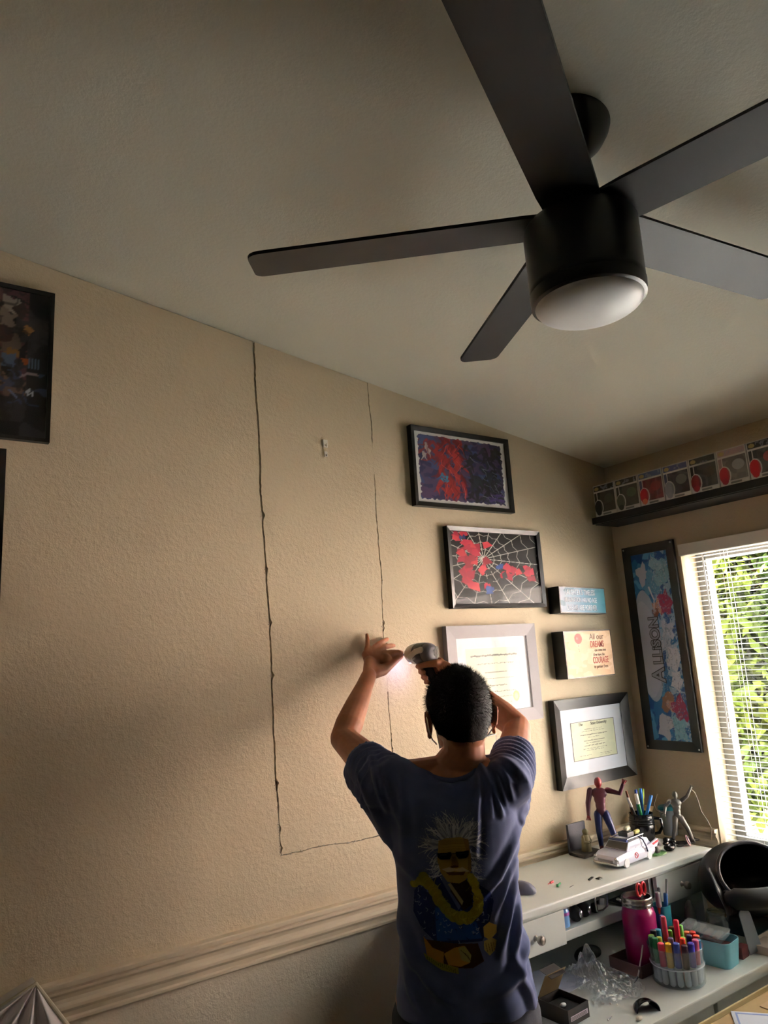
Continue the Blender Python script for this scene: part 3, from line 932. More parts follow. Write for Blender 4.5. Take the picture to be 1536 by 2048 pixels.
cv.blobs(14, 99, 0.55, 0.62, (70, 80, 104), 0.8, (cv.Y > 250) & (cv.Y < 350)); cv.line([(548, 310), (556, 300), (552, 318), (566, 306), (562, 322)], 4, (190, 196, 208))
framed('framed_poster', 'dark smoky poster in thin black frame, upper left of the wall', -0.262, 0.345, 2.366, 2.81, BLACKF, 0.011, 0.02, cv, cat='poster', roll=0.006)
cv = Cv(420, 720, 110, (34, 40, 48)); cv.blobs(5, 190, 0.5, 0.8, (50, 70, 90)); cv.rect(380, 80, 420, 170, (150, 150, 146)); cv.rect(0, 600, 420, 720, (150, 140, 124))
framed('framed_poster', 'black framed poster directly below the dark smoky poster', -0.19, 0.239, 1.60, 2.334, BLACKF, 0.022, 0.022, cv, cat='poster')

# ---- things on the wall behind the man
cv = Cv(200, 140, 60, (206, 178, 140)); cv.blobs(4, 7, 0.5, 1, (214, 188, 152))
for k in range(9): cv.line([(30 + k * 16, 62 + (k % 3) * 4), (38 + k * 16, 80), (30 + k * 16 + (k % 2) * 10, 96)], 8, (104, 72, 40))
t, y = boxsign('wooden_plaque', 'tan plaque with brown letters behind the man\'s neck', 1.66, 1.885, 1.29, 1.43, 0.012, cv, roll=-0.05)
t['category'] = 'plaque'
b = B(); b.prism([(-0.04, -0.05), (0.0, -0.06), (0.045, -0.02), (0.035, 0.045), (-0.01, 0.055), (-0.045, 0.02)], -0.004, 0.0)
tag(b.obj('teal_paper_ornament', mat('teal_card', (44, 140, 150), 0.6), loc=(1.815, D - 0.001, 1.285)), 'teal paper ornament on wall by the man\'s right shoulder', 'ornament')
cv = Cv(100, 100, 40, (232, 224, 200)); cv.rect(20, 30, 60, 44, (150, 140, 120)); cv.rect(12, 78, 92, 84, (206, 196, 170)); cv.line([(30, 60), (70, 58)], 3, (170, 160, 140))
t = thing('cream_card', 'small cream card tilted on wall beside the right sleeve', 'card', (1.985, D - 0.002, 1.245), rot=(0, 0.5, 0))
b = B(); b.box(-0.04, 0.04, -0.0015, 0.0, -0.05, 0.05); b.obj('card_stock', mat('cream_card_stock', (232, 224, 200), 0.7), t)
link('print', cv.mesh(0.078, 0.098), INK, t, (0, -0.0022, 0))
b = B(); b.prism([(-0.012, -0.06), (0.004, -0.064), (0.012, -0.03), (0.012, 0.05), (-0.006, 0.06)], -0.003, 0.0)
tag(b.obj('green_ribbon', mat('mint_ribbon', (70, 190, 160), 0.6), loc=(1.935, D - 0.001, 1.13)), 'mint green ribbon hanging below the cream card', 'ribbon')
HOOK = mat('clear_plastic_hook', (226, 222, 212), 0.25, var=0.02, spec=0.6)
for zz, s, lb in ((2.470, 1.0, 'upper clear plastic wall hook on the sawn panel'), (2.432, 0.7, 'lower broken clear plastic anchor on the sawn panel')):
    t = thing('wall_hook', lb, 'hook', (1.224, D - 0.001, zz), group='clear hooks on the panel')
    b = B(); b.box(-0.009 * s, 0.009 * s, -0.003, 0, -0.014 * s, 0.014 * s, 0.001); b.obj('hook_plate', HOOK, t)
    b = B(); b.tube([(0, -0.003, -0.004 * s), (0, -0.012 * s, -0.012 * s), (0, -0.014 * s, -0.004 * s)], 0.003 * s, 8); b.obj('hook_arm', HOOK, t, True)

# ================================================================== SHELF AND COLLECTOR BOXES
SHZ0, SHZ1 = 2.248, 2.277
sh = thing('floating_shelf', 'long black floating shelf high above the window', 'shelf', (WX - 0.001, 1.1, SHZ0))
b = B(); b.box(-0.158, 0.0, -1.0, 0.975, 0.0, SHZ1 - SHZ0, 0.0015); b.obj('shelf_board', mat('shelf_black', (14, 13, 12), 0.5), sh)
b = B(); b.box(-0.150, -0.001, -0.99, 0.965, -0.004, -0.0002); b.obj('underside_panel', mat('shelf_under', (28, 26, 23), 0.6), sh)
CARTON = mat('carton_white', (206, 202, 196), 0.55, var=0.02)
BWIN = glass_mat('blister_window', haze=0.03)
def cbox(i, label, head, wcol, blob, blob2, eye):
    w, d, h = 0.113, 0.10, 0.139
    yc = 2.058 - 0.1175 * i - w / 2
    t = thing('collector_box', label, 'box', (WX - 0.15 + d / 2 + 0.002, yc, SHZ1 + 0.0003), rot=(0, 0, -PI / 2), group='boxed figures on the high shelf')
    b = B(); b.box(-w / 2, w / 2, -d / 2, d / 2, 0, h, 0.001); b.obj('carton', CARTON, t)
    cv = Cv(113, 139, 64, (206, 202, 196))
    cv.rect(3, 3, 110, 26, head); cv.ell(18, 15, 12, 8, (170, 150, 100)); cv.blobs(8, i * 7 + 3, 0.6, 0.8, (150, 150, 160), 0.6, (cv.Y < 25) & (cv.X > 34) & (cv.Y > 5))
    cv.rect(18, 33, 110, 122, wcol); cv.rect(3, 33, 15, 122, tuple(int(v * 0.8) for v in head))
    cv.blobs(4, i * 5 + 1, 0.55, 1, tuple(min(255, int(v * 1.35) + 8) for v in wcol), 0.8, (cv.X > 20) & (cv.X < 108) & (cv.Y > 35) & (cv.Y < 120))
    cv.rect(3, 127, 110, 136, (212, 210, 206)); cv.rect(40, 128, 84, 134, (120, 118, 116))
    cv.ell(22, 98, 24, 34, (216, 212, 208)); cv.ell(20, 98, 21, 31, blob); cv.ell(20, 122, 13, 12, blob2)
    link('front_print', cv.mesh(w - 0.002, h - 0.002), INK, t, (0, -d / 2 - 0.0006, h / 2))
    b = B(); b.box(-w / 2 + 0.034, w / 2 - 0.004, -d / 2 - 0.0022, -d / 2 - 0.0012, 0.018, h - 0.034); b.obj('blister_window', BWIN, t)
    b = B(); b.ell((0.022, -d / 2 - 0.001, h * 0.52), (0.024, 0.001, 0.020)); 
    b.obj('figure_head', mat('fig_%d' % i, eye, 0.5), t, True)
cbox(0, 'collector box nearest the corner, black with olive window', (58, 54, 44), (34, 36, 30), (20, 20, 20), (24, 24, 24), (70, 76, 58))
cbox(1, 'second collector box from the corner, grey-green head shape', (64, 60, 52), (40, 44, 34), (78, 84, 68), (46, 50, 40), (84, 96, 70))
cbox(2, 'third collector box from the corner, with deep red window', (84, 96, 130), (96, 30, 32), (168, 26, 40), (214, 120, 90), (140, 50, 46))
cbox(3, 'fourth collector box from the corner, with silver grey head shape', (78, 86, 124), (58, 56, 60), (142, 146, 152), (150, 150, 156), (128, 128, 122))
cbox(4, 'fifth collector box from the corner, black window with red horned shape', (40, 38, 38), (30, 28, 26), (120, 24, 30), (140, 30, 36), (66, 52, 38))
cbox(5, 'sixth collector box from the corner, pale header and red round shape', (176, 150, 150), (84, 78, 76), (168, 26, 44), (150, 30, 50), (160, 156, 156))
cbox(6, 'seventh collector box from the corner, bright red shape', (60, 58, 56), (72, 68, 68), (190, 20, 34), (178, 22, 36), (150, 40, 44))
cbox(7, 'collector box at the right photo edge, dark header', (50, 48, 46), (60, 56, 58), (160, 20, 34), (150, 22, 36), (120, 40, 44))

# ================================================================== DESK AND HUTCH
DESKP = mat('desk_white_paint', (216, 220, 216), 0.38, var=0.04, vscale=12)
KNOB = mat('brushed_nickel', (176, 170, 164), 0.28, metal=1.0, var=0.05)
DARKG = mat('dark_gap', (34, 32, 30), 0.8)
DZ = 0.72; HTZ = 0.975
dk = thing('desk', 'off-white wooden desk with shallow front drawers along the back wall', 'desk', (2.04, 1.77, 0))
b = B(); b.box(-0.57, 0.60, -0.315, 0.325, DZ - 0.034, DZ, 0.004); b.obj('desktop', DESKP, dk)
b = B(); b.box(-0.54, 0.57, -0.275, 0.315, DZ - 0.13, DZ - 0.0345); b.obj('apron', DESKP, dk)
for x0, x1 in ((-0.50, 0.055), (0.075, 0.55)):
    b = B(); b.box(x0, x1, -0.292, -0.276, DZ - 0.125, DZ - 0.040, 0.003); d_ = b.obj('drawer', DESKP, dk)
    b = B(); b.lathe([(0.0001, 0), (0.006, 0), (0.005, 0.008), (0.012, 0.014), (0.013, 0.02), (0.008, 0.026), (0.0001, 0.027)], 20, Matrix.Translation(((x0 + x1) / 2, -0.292, DZ - 0.105)) @ Matrix.Rotation(PI / 2, 4, 'X')); b.obj('knob', KNOB, d_, True)
for x in (-0.51, 0.54):
    for y in (-0.25, 0.28):
        b = B(); b.tube([(x, y, DZ - 0.13), (x, y, 0.0)], [0.032, 0.02], 8, caps=False); b.obj('leg', DESKP, dk)

hu = thing('desk_hutch', 'off-white hutch with small drawers standing on the desk', 'hutch', (2.02, 1.91, DZ))
HX0, HX1 = 1.50 - 2.02, 2.545 - 2.02
HB = 0.838 - DZ; HTt = HTZ - DZ
F = 1.765 - 1.91
Bk = 2.065 - 1.91
b = B(); b.box(HX0 - 0.025, HX1 + 0.025, 1.729 - 1.91, Bk + 0.004, HTt - 0.024, HTt, 0.005); b.obj('top_board', DESKP, hu)
b = B(); b.box(HX0 - 0.012, HX1 + 0.012, 1.742 - 1.91, Bk, HTt - 0.034, HTt - 0.0245, 0.003); b.obj('cornice_strip', DESKP, hu)
for x0, x1 in ((HX0, HX0 + 0.022), (HX1 - 0.022, HX1)):
    b = B(); b.box(x0, x1, F, Bk, 0.0005, HTt - 0.0345, 0.002); b.obj('side_panel', DESKP, hu)
b = B(); b.box(HX0 + 0.022, HX1 - 0.022, F, Bk - 0.004, HB, HB + 0.030, 0.002); b.obj('bottom_shelf', DESKP, hu)
for x in (1.795 - 2.02, 2.235 - 2.02):
    b = B(); b.box(x, x + 0.014, F + 0.004, Bk - 0.004, HB + 0.0305, HTt - 0.0345); b.obj('divider', DESKP, hu)
b = B(); b.box(HX0 + 0.022, HX1 - 0.022, Bk - 0.0038, Bk, 0.0005, HTt - 0.0345); b.obj('back_panel', DESKP, hu)
for x0, x1 in ((1.525 - 2.02, 1.793 - 2.02), (2.252 - 2.02, 2.520 - 2.02)):
    b = B(); b.box(x0, x1, F - 0.016, F - 0.0005, HB + 0.001, 0.937 - DZ, 0.003); d_ = b.obj('drawer', DESKP, hu)
    b = B(); b.lathe([(0.0001, 0), (0.009, 0.0), (0.0055, 0.004), (0.005, 0.012), (0.012, 0.017), (0.014, 0.024), (0.011, 0.031), (0.0001, 0.034)], 24, Matrix.Translation(((x0 + x1) / 2 + 0.004, F - 0.016, 0.886 - DZ)) @ Matrix.Rotation(PI / 2, 4, 'X')); b.obj('knob', KNOB, d_, True)

# ---------------------------------------------------------------- things on the hutch
def P(name, c, rough=0.4, **k): return mat(name, c, rough, **k)
H0 = HTZ + 0.0003
# dark plaque bookend with a small robed statue
t = thing('bookend', 'dark grey plaque bookend standing against the wall on the hutch', 'bookend', (2.207, 2.02, H0), rz=0.0)
b = B(); b.box(-0.05, 0.045, 0.022, 0.032, 0.0, 0.105, 0.002); b.obj('plaque', P('slate_grey', (78, 78, 88), 0.5, bump=0.5), t)
b = B(); b.box(-0.055, 0.05, -0.050, 0.022, 0.0, 0.012, 0.002); b.obj('base', P('bronze_dark', (66, 60, 52), 0.6), t)
t = thing('robed_statue', 'small olive robed statue on the bookend base', 'statue', (2.204, 2.003, H0 + 0.0125))
STAT = P('olive_resin', (120, 112, 80), 0.6, bump=0.3)
b = B(); b.lathe([(0.0001, 0), (0.019, 0), (0.0175, 0.02), (0.016, 0.04), (0.013, 0.052), (0.007, 0.058), (0.0001, 0.06)], 20); b.obj('robe', STAT, t, True)
b = B(); b.ell((0, -0.002, 0.066), (0.011, 0.012, 0.0115)); b.obj('head', STAT, t, True)
for s in (-1, 1):
    b = B(); b.tube([(s * 0.014, 0, 0.05), (s * 0.017, -0.008, 0.034), (s * 0.004, -0.017, 0.032)], [0.006, 0.0055, 0.004], 8); b.obj('arm', STAT, t, True)

def action_figure(name, label, loc, rz, S, joints, mats, extra=None, rot=None):
    """articulated toy figure: torso, head, two arms, two legs"""
    t = thing(name, label, 'figurine', loc, rz)
    def limb(pn, pts, r, m):
        b = B(); b.tube([Vector(p) * S for p in pts], [x * S for x in r], 10); return b.obj(pn, m, t, True)
    b = B()
    b.ell(Vector((0, 0, 0.80)) * S, (0.118 * S, 0.064 * S, 0.085 * S)); b.ell(Vector((0, 0, 0.72)) * S, (0.088 * S, 0.055 * S, 0.10 * S)); b.ell(Vector((0, 0, 0.63)) * S, (0.075 * S, 0.05 * S, 0.10 * S)); b.ell(Vector((0, 0, 0.53)) * S, (0.085 * S, 0.056 * S, 0.07 * S))
    me, co = remesh(b, 0.011 * S, 4); setco(me, co); link('torso', me, mats[0], t)
    b = B(); b.tube([Vector((0, 0, 0.87)) * S, Vector((0, 0, 0.92)) * S], 0.035 * S, 10); b.obj('neck', mats[1], t, True)
    b = B(); b.ell(Vector((0, -0.005, 0.955)) * S, (0.056 * S, 0.066 * S, 0.078 * S)); b.obj('head', mats[1], t, True)
    for nm in ('armL', 'armR'):
        p = joints[nm]
        o = limb('arm', p[:3], [0.045, 0.036, 0.026], mats[2])
        hp = Vector(p[2]); dd = (hp - Vector(p[1])).normalized()
        bb = B(); bb.ell((hp + dd * 0.02) * S, (0.026 * S, 0.02 * S, 0.028 * S))
        for q in (-1, -0.3, 0.4, 1):
            sd = dd.cross(Vector((0, 1, 0))).normalized()
            bb.tube([(hp + dd * 0.03 + sd * 0.018 * q) * S, (hp + dd * 0.07 + sd * 0.03 * q) * S], 0.0075 * S, 6)
        h_ = bb.obj('hand', mats[3], t, True)
    for nm in ('legL', 'legR'):
        p = joints[nm]
        limb('leg', p[:3], [0.062, 0.048, 0.033], mats[4])
        ft = Vector(p[2])
        b = B(); b.tube([(ft + Vector((0, 0.02, 0.0))) * S, (ft + Vector((0, -0.09, -0.012))) * S], [0.034 * S, 0.026 * S], 10); b.obj('boot', mats[5], t, True)
    return t
RED = P('toy_dark_red', (122, 30, 36), 0.4); NAVY = P('toy_navy', (28, 38, 92), 0.4); MIX = P('toy_maroon', (78, 30, 48), 0.4)
action_figure('action_figure', 'dark red and navy toy figure waving beside the black diploma frame', (2.300, 1.998, H0), math.radians(-49), 0.252,
    dict(armL=[(0.13, 0, 0.84), (0.30, -0.04, 0.80), (0.36, -0.05, 0.93)], armR=[(-0.13, 0, 0.84), (-0.18, 0.0, 0.66), (-0.19, -0.05, 0.50)],
         legL=[(0.06, 0, 0.50), (0.13, -0.02, 0.28), (0.19, 0.0, 0.04)], legR=[(-0.05, 0, 0.50), (-0.06, -0.03, 0.28), (-0.05, 0.0, 0.04)]),
    (MIX, RED, MIX, RED, NAVY, RED))
GRY = P('toy_gunmetal', (112, 108, 102), 0.38, metal=0.35)
gf = action_figure('action_figure', 'slim grey toy figure with raised arm and whip at the hutch end', (2.545, 1.842, H0 + 0.004), math.radians(-40), 0.18,
    dict(armL=[(0.13, 0, 0.84), (0.24, -0.02, 0.92), (0.33, -0.04, 1.08)], armR=[(-0.13, 0, 0.84), (-0.22, 0.02, 0.72), (-0.27, -0.06, 0.62)],
         legL=[(0.06, 0, 0.50), (0.17, -0.02, 0.28), (0.25, 0.0, 0.04)], legR=[(-0.05, 0, 0.50), (-0.10, -0.04, 0.28), (-0.16, 0.0, 0.04)]),
    (GRY, GRY, GRY, GRY, GRY, GRY))
S = 0.18
b = B(); b.tube([Vector(p) * S for p in ((0.34, -0.04, 1.06), (0.42, 0.0, 0.98), (0.47, 0.02, 0.8), (0.50, 0.02, 0.6), (0.60, 0.02, 0.42), (0.66, 0.01, 0.25), (0.62, 0.0, 0.04))], 0.011 * S, 8); b.obj('whip', P('whip_brown', (96, 84, 66), 0.5), gf, True)
b = B(); b.tube([Vector(p) * S for p in ((-0.27, -0.06, 0.60), (-0.42, 0, 0.66), (-0.45, 0, 0.8), (-0.36, 0, 0.98))], 0.009 * S, 8); b.obj('cord', P('whip_brown', (96, 84, 66), 0.5), gf, True)
# black mug with pens
MUGB = P('mug_black', (22, 22, 25), 0.2)
t = thing('mug', 'glossy black ribbed mug full of pens on the hutch', 'mug', (2.475, 1.955, H0))
b = B(); b.lathe([(0.0001, 0), (0.036, 0), (0.042, 0.01), (0.045, 0.05)] + [x for k in range(4) for x in ((0.0475, 0.066 + k * 0.008), (0.0455, 0.070 + k * 0.008))] + [(0.044, 0.10), (0.046, 0.108), (0.042, 0.108), (0.040, 0.02), (0.0001, 0.015)], 40); b.obj('mug_body', MUGB, t, True)
b = B(); b.tube([(0.045, -0.02, 0.085), (0.07, -0.035, 0.08), (0.074, -0.036, 0.05), (0.06, -0.03, 0.03), (0.043, -0.02, 0.028)], 0.006, 8); b.obj('handle', MUGB, t, True)
def pen(name, label, base, tip, r, c, cap=None, capfrac=0.3, cat='pen', group=None):
    base = Vector(base); tip = Vector(tip)
    t = thing(name, label, cat, base, 0, group)
    d_ = tip - base
    m1 = P('plastic_%d_%d_%d' % c, c, 0.35, var=0.03)
    b = B(); k = 1 - capfrac
    b.tube([(0, 0, 0), d_ * 0.04, d_ * k], [r * 0.5, r, r], 12, caps=False); b.obj('barrel', m1, t, True)
    c2 = cap or c
    b = B(); b.tube([d_ * k, d_ * (k + 0.01), d_ * 0.985, d_], [r * 1.05, r * 1.12, r * 1.08, r * 0.85], 12, caps=False); b.obj('cap', P('plastic_%d_%d_%d' % c2, c2, 0.35, var=0.03), t, True)
    return t
mg = Vector((2.475, 1.955, H0 + 0.018))
penset = [((0.005, 0.0), (-0.066, 0.0, 0.155), 0.0055, (60, 58, 56), (206, 204, 196), 'grey-headed pen leaning left in the black mug'),
          ((0, -0.015), (-0.03, -0.012, 0.165), 0.0065, (20, 120, 60), (226, 220, 210), 'green pen with white cap in the black mug'),
          ((0, 0.01), (0.012, 0.02, 0.172), 0.005, (24, 84, 176), (20, 60, 140), 'dark blue pen upright in the black mug'),
          ((0.01, 0.0), (0.03, 0.01, 0.175), 0.005, (30, 110, 196), (40, 120, 210), 'bright blue pen upright in the black mug'),
          ((-0.01, 0.005), (0.052, -0.02, 0.15), 0.006, (40, 130, 210), (60, 140, 220), 'short blue marker leaning right in the black mug'),
          ((0.015, 0.015), (0.05, 0.03, 0.17), 0.0045, (52, 130, 80), (70, 150, 60), 'green pencil at the back of the black mug'),
          ((0.0, 0.01), (0.058, 0.02, 0.168), 0.0045, (150, 180, 50), (160, 190, 60), 'lime green pencil in the black mug'),
          ((-0.005, 0.018), (-0.02, 0.04, 0.17), 0.0045, (110, 60, 40), (130, 70, 40), 'brown pencil at the back of the black mug')]
for (bx_, by_), tp, r, c, cp, lb in penset:
    pen('pen', lb, mg + Vector((bx_, by_, 0)), mg + Vector(tp), r, c, cp, 0.22, group='pens in the black mug')
# curved wooden holder and lidded clear tumbler
t = thing('wooden_holder', 'curved tan wooden holder between mug and clear tumbler', 'holder', (2.583, 2.01, H0))
b = B(); b.prism([(-0.03, 0.0), (0.028, 0.0), (0.026, 0.03), (0.008, 0.05), (0.002, 0.08), (0.016, 0.098), (0.022, 0.108), (-0.01, 0.113), (-0.028, 0.09), (-0.026, 0.05)], -0.02, 0.02); b.obj('holder_body', P('light_wood', (190, 152, 104), 0.5, var=0.12, vscale=60), t)
t = thing('tumbler', 'clear tumbler with teal lid in the corner of the hutch', 'tumbler', (2.645, 1.955, H0))
b = B(); b.lathe([(0.0001, 0), (0.028, 0), (0.029, 0.004), (0.036, 0.095), (0.0345, 0.095), (0.0275, 0.006), (0.0001, 0.005)], 32); b.obj('cup', glass_mat('tumbler_plastic', (214, 224, 230), haze=0.25), t, True)
b = B(); b.lathe([(0.0001, 0.095), (0.038, 0.095), (0.0385, 0.102), (0.034, 0.108), (0.0001, 0.110)], 32); b.obj('lid', P('teal_plastic', (20, 120, 128), 0.4), t, True)
b = B(); b.box(-0.012, 0.02, -0.012, 0.012, 0.007, 0.05, 0.003); b.obj('blue_insert', P('blue_foil', (40, 120, 190), 0.3), t)
# toy station wagon (front towards -x)
CARW = P('toy_car_white', (222, 222, 238), 0.22, var=0.02, coat=0.4)
CGL = P('toy_car_window', (52, 54, 58), 0.15); CHR = P('toy_chrome', (200, 200, 206), 0.2, metal=0.9); TYR = P('whitewall', (228, 226, 228), 0.5)
car = thing('toy_wagon', 'white toy station wagon with roof rack and red fins on the hutch', 'toy car', (2.235, 1.855, H0), rz=math.radians(4))
def sect(rows):   # rows: (x, half width, zlow, zhigh, top half width) -> lofted body
    b = B(); vv = []; n = 8
    for x, w, z0, z1, tw in rows:
        zm = z0 + (z1 - z0) * 0.6
        vv += [(x, -w * 0.96, z0), (x, -w, z0 + 0.006), (x, -w, zm), (x, -tw, z1), (x, tw, z1), (x, w, zm), (x, w, z0 + 0.006), (x, w * 0.96, z0)]
    m = len(rows)
    ff = [(i * n + k, i * n + (k + 1) % n, (i + 1) * n + (k + 1) % n, (i + 1) * n + k) for i in range(m - 1) for k in range(n)]
    ff += [tuple(range(n)), tuple((m - 1) * n + k for k in range(n))]
    b.add(vv, ff); return b
b = sect([(-0.116, 0.046, 0.012, 0.030, 0.036), (-0.110, 0.052, 0.010, 0.037, 0.043), (-0.085, 0.055, 0.009, 0.043, 0.049), (-0.045, 0.056, 0.009, 0.045, 0.050), (0.0, 0.056, 0.009, 0.045, 0.050), (0.06, 0.056, 0.009, 0.044, 0.050), (0.095, 0.054, 0.011, 0.042, 0.047), (0.116, 0.048, 0.014, 0.036, 0.040)])
me = b.mesh(); o = link('body', me, CARW, car); me.shade_smooth(); me.set_sharp_from_angle(angle=math.radians(35))
b = sect([(-0.052, 0.047, 0.044, 0.046, 0.046), (-0.030, 0.046, 0.044, 0.070, 0.041), (0.055, 0.046, 0.044, 0.073, 0.041), (0.085, 0.045, 0.043, 0.066, 0.040), (0.098, 0.044, 0.042, 0.046, 0.042)])
b.obj('cabin', CARW, car)
b = B(); b.add([(-0.0535, -0.043, 0.0475), (-0.0535, 0.043, 0.0475), (-0.0325, 0.039, 0.0685), (-0.0325, -0.039, 0.0685), (-0.050, -0.042, 0.0475), (-0.050, 0.042, 0.0475), (-0.030, 0.038, 0.0685), (-0.030, -0.038, 0.0685)], [(0, 1, 2, 3), (7, 6, 5, 4), (0, 4, 5, 1), (3, 2, 6, 7), (0, 3, 7, 4), (1, 5, 6, 2)]); b.obj('windscreen', CGL, car)
SIDEW = P('toy_side_window', (196, 196, 210), 0.2)
for s in (-1, 1):
    for x0, x1 in ((-0.032, -0.002), (0.003, 0.035), (0.040, 0.072)):
        b = B()
        y0, y1 = s * 0.0468, s * 0.0438
        sh_ = 0.008 if x0 < -0.01 else 0.0
        b.add([(x0 - sh_, y0, 0.048), (x1, y0, 0.048), (x1, y1, 0.066), (x0 + sh_ * 0.8, y1, 0.066), (x0 - sh_, y0 - s * 0.004, 0.048), (x1, y0 - s * 0.004, 0.048), (x1, y1 - s * 0.004, 0.066), (x0 + sh_ * 0.8, y1 - s * 0.004, 0.066)], [(0, 1, 2, 3), (7, 6, 5, 4), (0, 4, 5, 1), (3, 2, 6, 7), (0, 3, 7, 4), (1, 5, 6, 2)])
        b.obj('side_window', SIDEW, car)
    for x in (-0.072, 0.066):
        M_ = Matrix.Translation((x, s * 0.053, 0.0145)) @ Matrix.Rotation(PI / 2 * s, 4, 'X')
        b = B(); b.lathe([(0.0001, -0.004), (0.0145, -0.004), (0.0148, 0.003), (0.0125, 0.0045), (0.0001, 0.0045)], 24, M_); wh = b.obj('wheel', TYR, car, True)
        b = B(); b.lathe([(0.0001, 0.0046), (0.0085, 0.0046), (0.007, 0.0062), (0.0001, 0.0068)], 20, M_); b.obj('hub_cap', CHR, wh, True)
    b = B(); b.prism([(0.045, 0.040), (0.128, 0.058), (0.132, 0.046), (0.118, 0.032), (0.06, 0.034)], s * 0.049, s * 0.055); b.obj('tail_fin', CARW, car)
    b = B(); b.prism([(0.090, 0.047), (0.128, 0.054), (0.130, 0.047), (0.096, 0.041)], s * 0.0552, s * 0.0560); b.obj('fin_stripe', P('toy_red', (200, 40, 60), 0.4), car)
    M_ = Matrix.Translation((-0.111, s * 0.042, 0.030)) @ Matrix.Rotation(-PI / 2, 4, 'Y')
    b = B(); b.lathe([(0.0001, 0), (0.0075, 0.0), (0.007, 0.004), (0.0001, 0.0055)], 20, M_); b.obj('headlight', CHR, car, True)
b = B(); b.box(-0.1195, -0.112, -0.050, 0.050, 0.010, 0.018, 0.002); b.obj('bumper', CHR, car)
b = B(); b.box(-0.1185, -0.1130, -0.030, 0.030, 0.0195, 0.0265, 0.001); b.obj('grille', P('toy_grille', (150, 150, 160), 0.3, metal=0.6), car)
b = B()
for s in (-1, 1):
    b.tube([(-0.028, s * 0.036, 0.079), (0.07, s * 0.036, 0.081)], 0.0018, 8)
for x in (-0.025, 0.02, 0.065):
    b.tube([(x, -0.036, 0.0795), (x, 0.036, 0.0795)], 0.0016, 8)
    for s in (-1, 1): b.tube([(x, s * 0.036, 0.072), (x, s * 0.036, 0.080)], 0.0014, 6)
b.obj('roof_rack', CHR, car, True)
b = B(); b.box(-0.034, -0.026, -0.037, 0.037, 0.071, 0.0775, 0.001); b.obj('light_bar', P('toy_blue', (40, 52, 110), 0.3), car)
b = B(); b.box(-0.012, 0.028, -0.028, 0.012, 0.0815, 0.096, 0.002, Matrix.Rotation(0.0, 4, 'X')); b.obj('rack_pack', P('toy_black', (40, 42, 44), 0.5), car)
b = B(); b.tube([(0.02, 0.0, 0.0985), (0.05, 0.01, 0.0985)], 0.009, 10); b.obj('rack_canister', P('toy_tan', (170, 164, 140), 0.5), car, True)
b = B(); b.tube([(0.045, -0.02, 0.088), (0.070, -0.016, 0.088)], 0.007, 10); b.obj('rack_tank', P('toy_yellow', (176, 168, 90), 0.5), car, True)
b = B(); b.tube([(0.035, -0.034, 0.081), (0.045, -0.050, 0.068), (0.05, -0.0575, 0.045), (0.052, -0.0590, 0.030)], 0.0028, 8); b.obj('side_hose', P('toy_navy2', (34, 40, 80), 0.4), car, True)
RM = P('toy_mark_red', (206, 40, 60), 0.5)
b = B(); ring = [(-0.012 + 0.009 * math.cos(2 * PI * k / 24), -0.0563, 0.028 + 0.009 * math.sin(2 * PI * k / 24)) for k in range(25)]
b.tube(ring, 0.0012, 6, caps=False); b.tube([(-0.012 - 0.006, -0.0563, 0.028 + 0.006), (-0.012 + 0.006, -0.0563, 0.028 - 0.006)], 0.0011, 6); b.obj('door_mark', RM, car, True)
# small dark creatures and shield at the hutch end
t = thing('dark_trinket', 'lumpy glossy black trinket on the hutch in front of the grey figure', 'trinket', (2.435, 1.815, H0))
b = B(); r = np.random.default_rng(4)
for k in range(13):
    b.ell((r.uniform(-0.022, 0.022), r.uniform(-0.014, 0.014), r.uniform(0.010, 0.035)), tuple(r.uniform(0.006, 0.013, 3)), n=10, m=8)
b.ell((0, 0, 0.012), (0.024, 0.018, 0.012))
me, co = remesh(b, 0.0022, 2); setco(me, co); link('creature_body', me, P('gloss_black', (24, 23, 26), 0.25), t)
t = thing('grey_trinket', 'mottled grey trinket with green base behind the toy wagon', 'trinket', (2.375, 1.822, H0))
b = B()
for k in range(11):
    b.ell((r.uniform(-0.014, 0.014), r.uniform(-0.01, 0.01), r.uniform(0.012, 0.045)), tuple(r.uniform(0.005, 0.010, 3)), n=10, m=8)
b.ell((0, 0, 0.016), (0.014, 0.010, 0.016))
me, co = remesh(b, 0.002, 2); setco(me, co); link('creature_body', me, P('mottled_grey', (112, 104, 102), 0.5, var=0.4, vscale=120), t)
b = B(); b.lathe([(0.0001, 0), (0.034, 0), (0.032, 0.004), (0.0001, 0.005)], 24, sx=1.2, sy=0.7); b.obj('green_base', P('moss_green', (96, 140, 84), 0.6, var=0.4, vscale=160), t, True)
t = thing('round_shield', 'small pink and grey round shield at the grey figure\'s feet', 'toy shield', (2.540, 1.808, H0 + 0.019), rot=(math.radians(68), 0, math.radians(25)))
b = B(); b.lathe([(0.0001, 0.003), (0.019, 0.0), (0.019, 0.002), (0.0001, 0.006)], 32); b.obj('shield_disc', P('shield_pink', (196, 150, 156), 0.35), t, True)
b = B(); b.lathe([(0.0105, 0.0035), (0.014, 0.003), (0.014, 0.0055), (0.0105, 0.0062), (0.0105, 0.0035)], 32); b.obj('shield_ring', P('shield_grey', (90, 84, 92), 0.35), t, True)
t = thing('rock_stand', 'rocky dark stand under the grey toy figure', 'figure base', (2.585, 1.845, H0))
b = B(); r = np.random.default_rng(9)
for k in range(12):
    b.ell((r.uniform(-0.07, 0.06), r.uniform(-0.02, 0.02), 0.001), (r.uniform(0.012, 0.022), r.uniform(0.010, 0.018), r.uniform(0.004, 0.0055)), n=10, m=8)
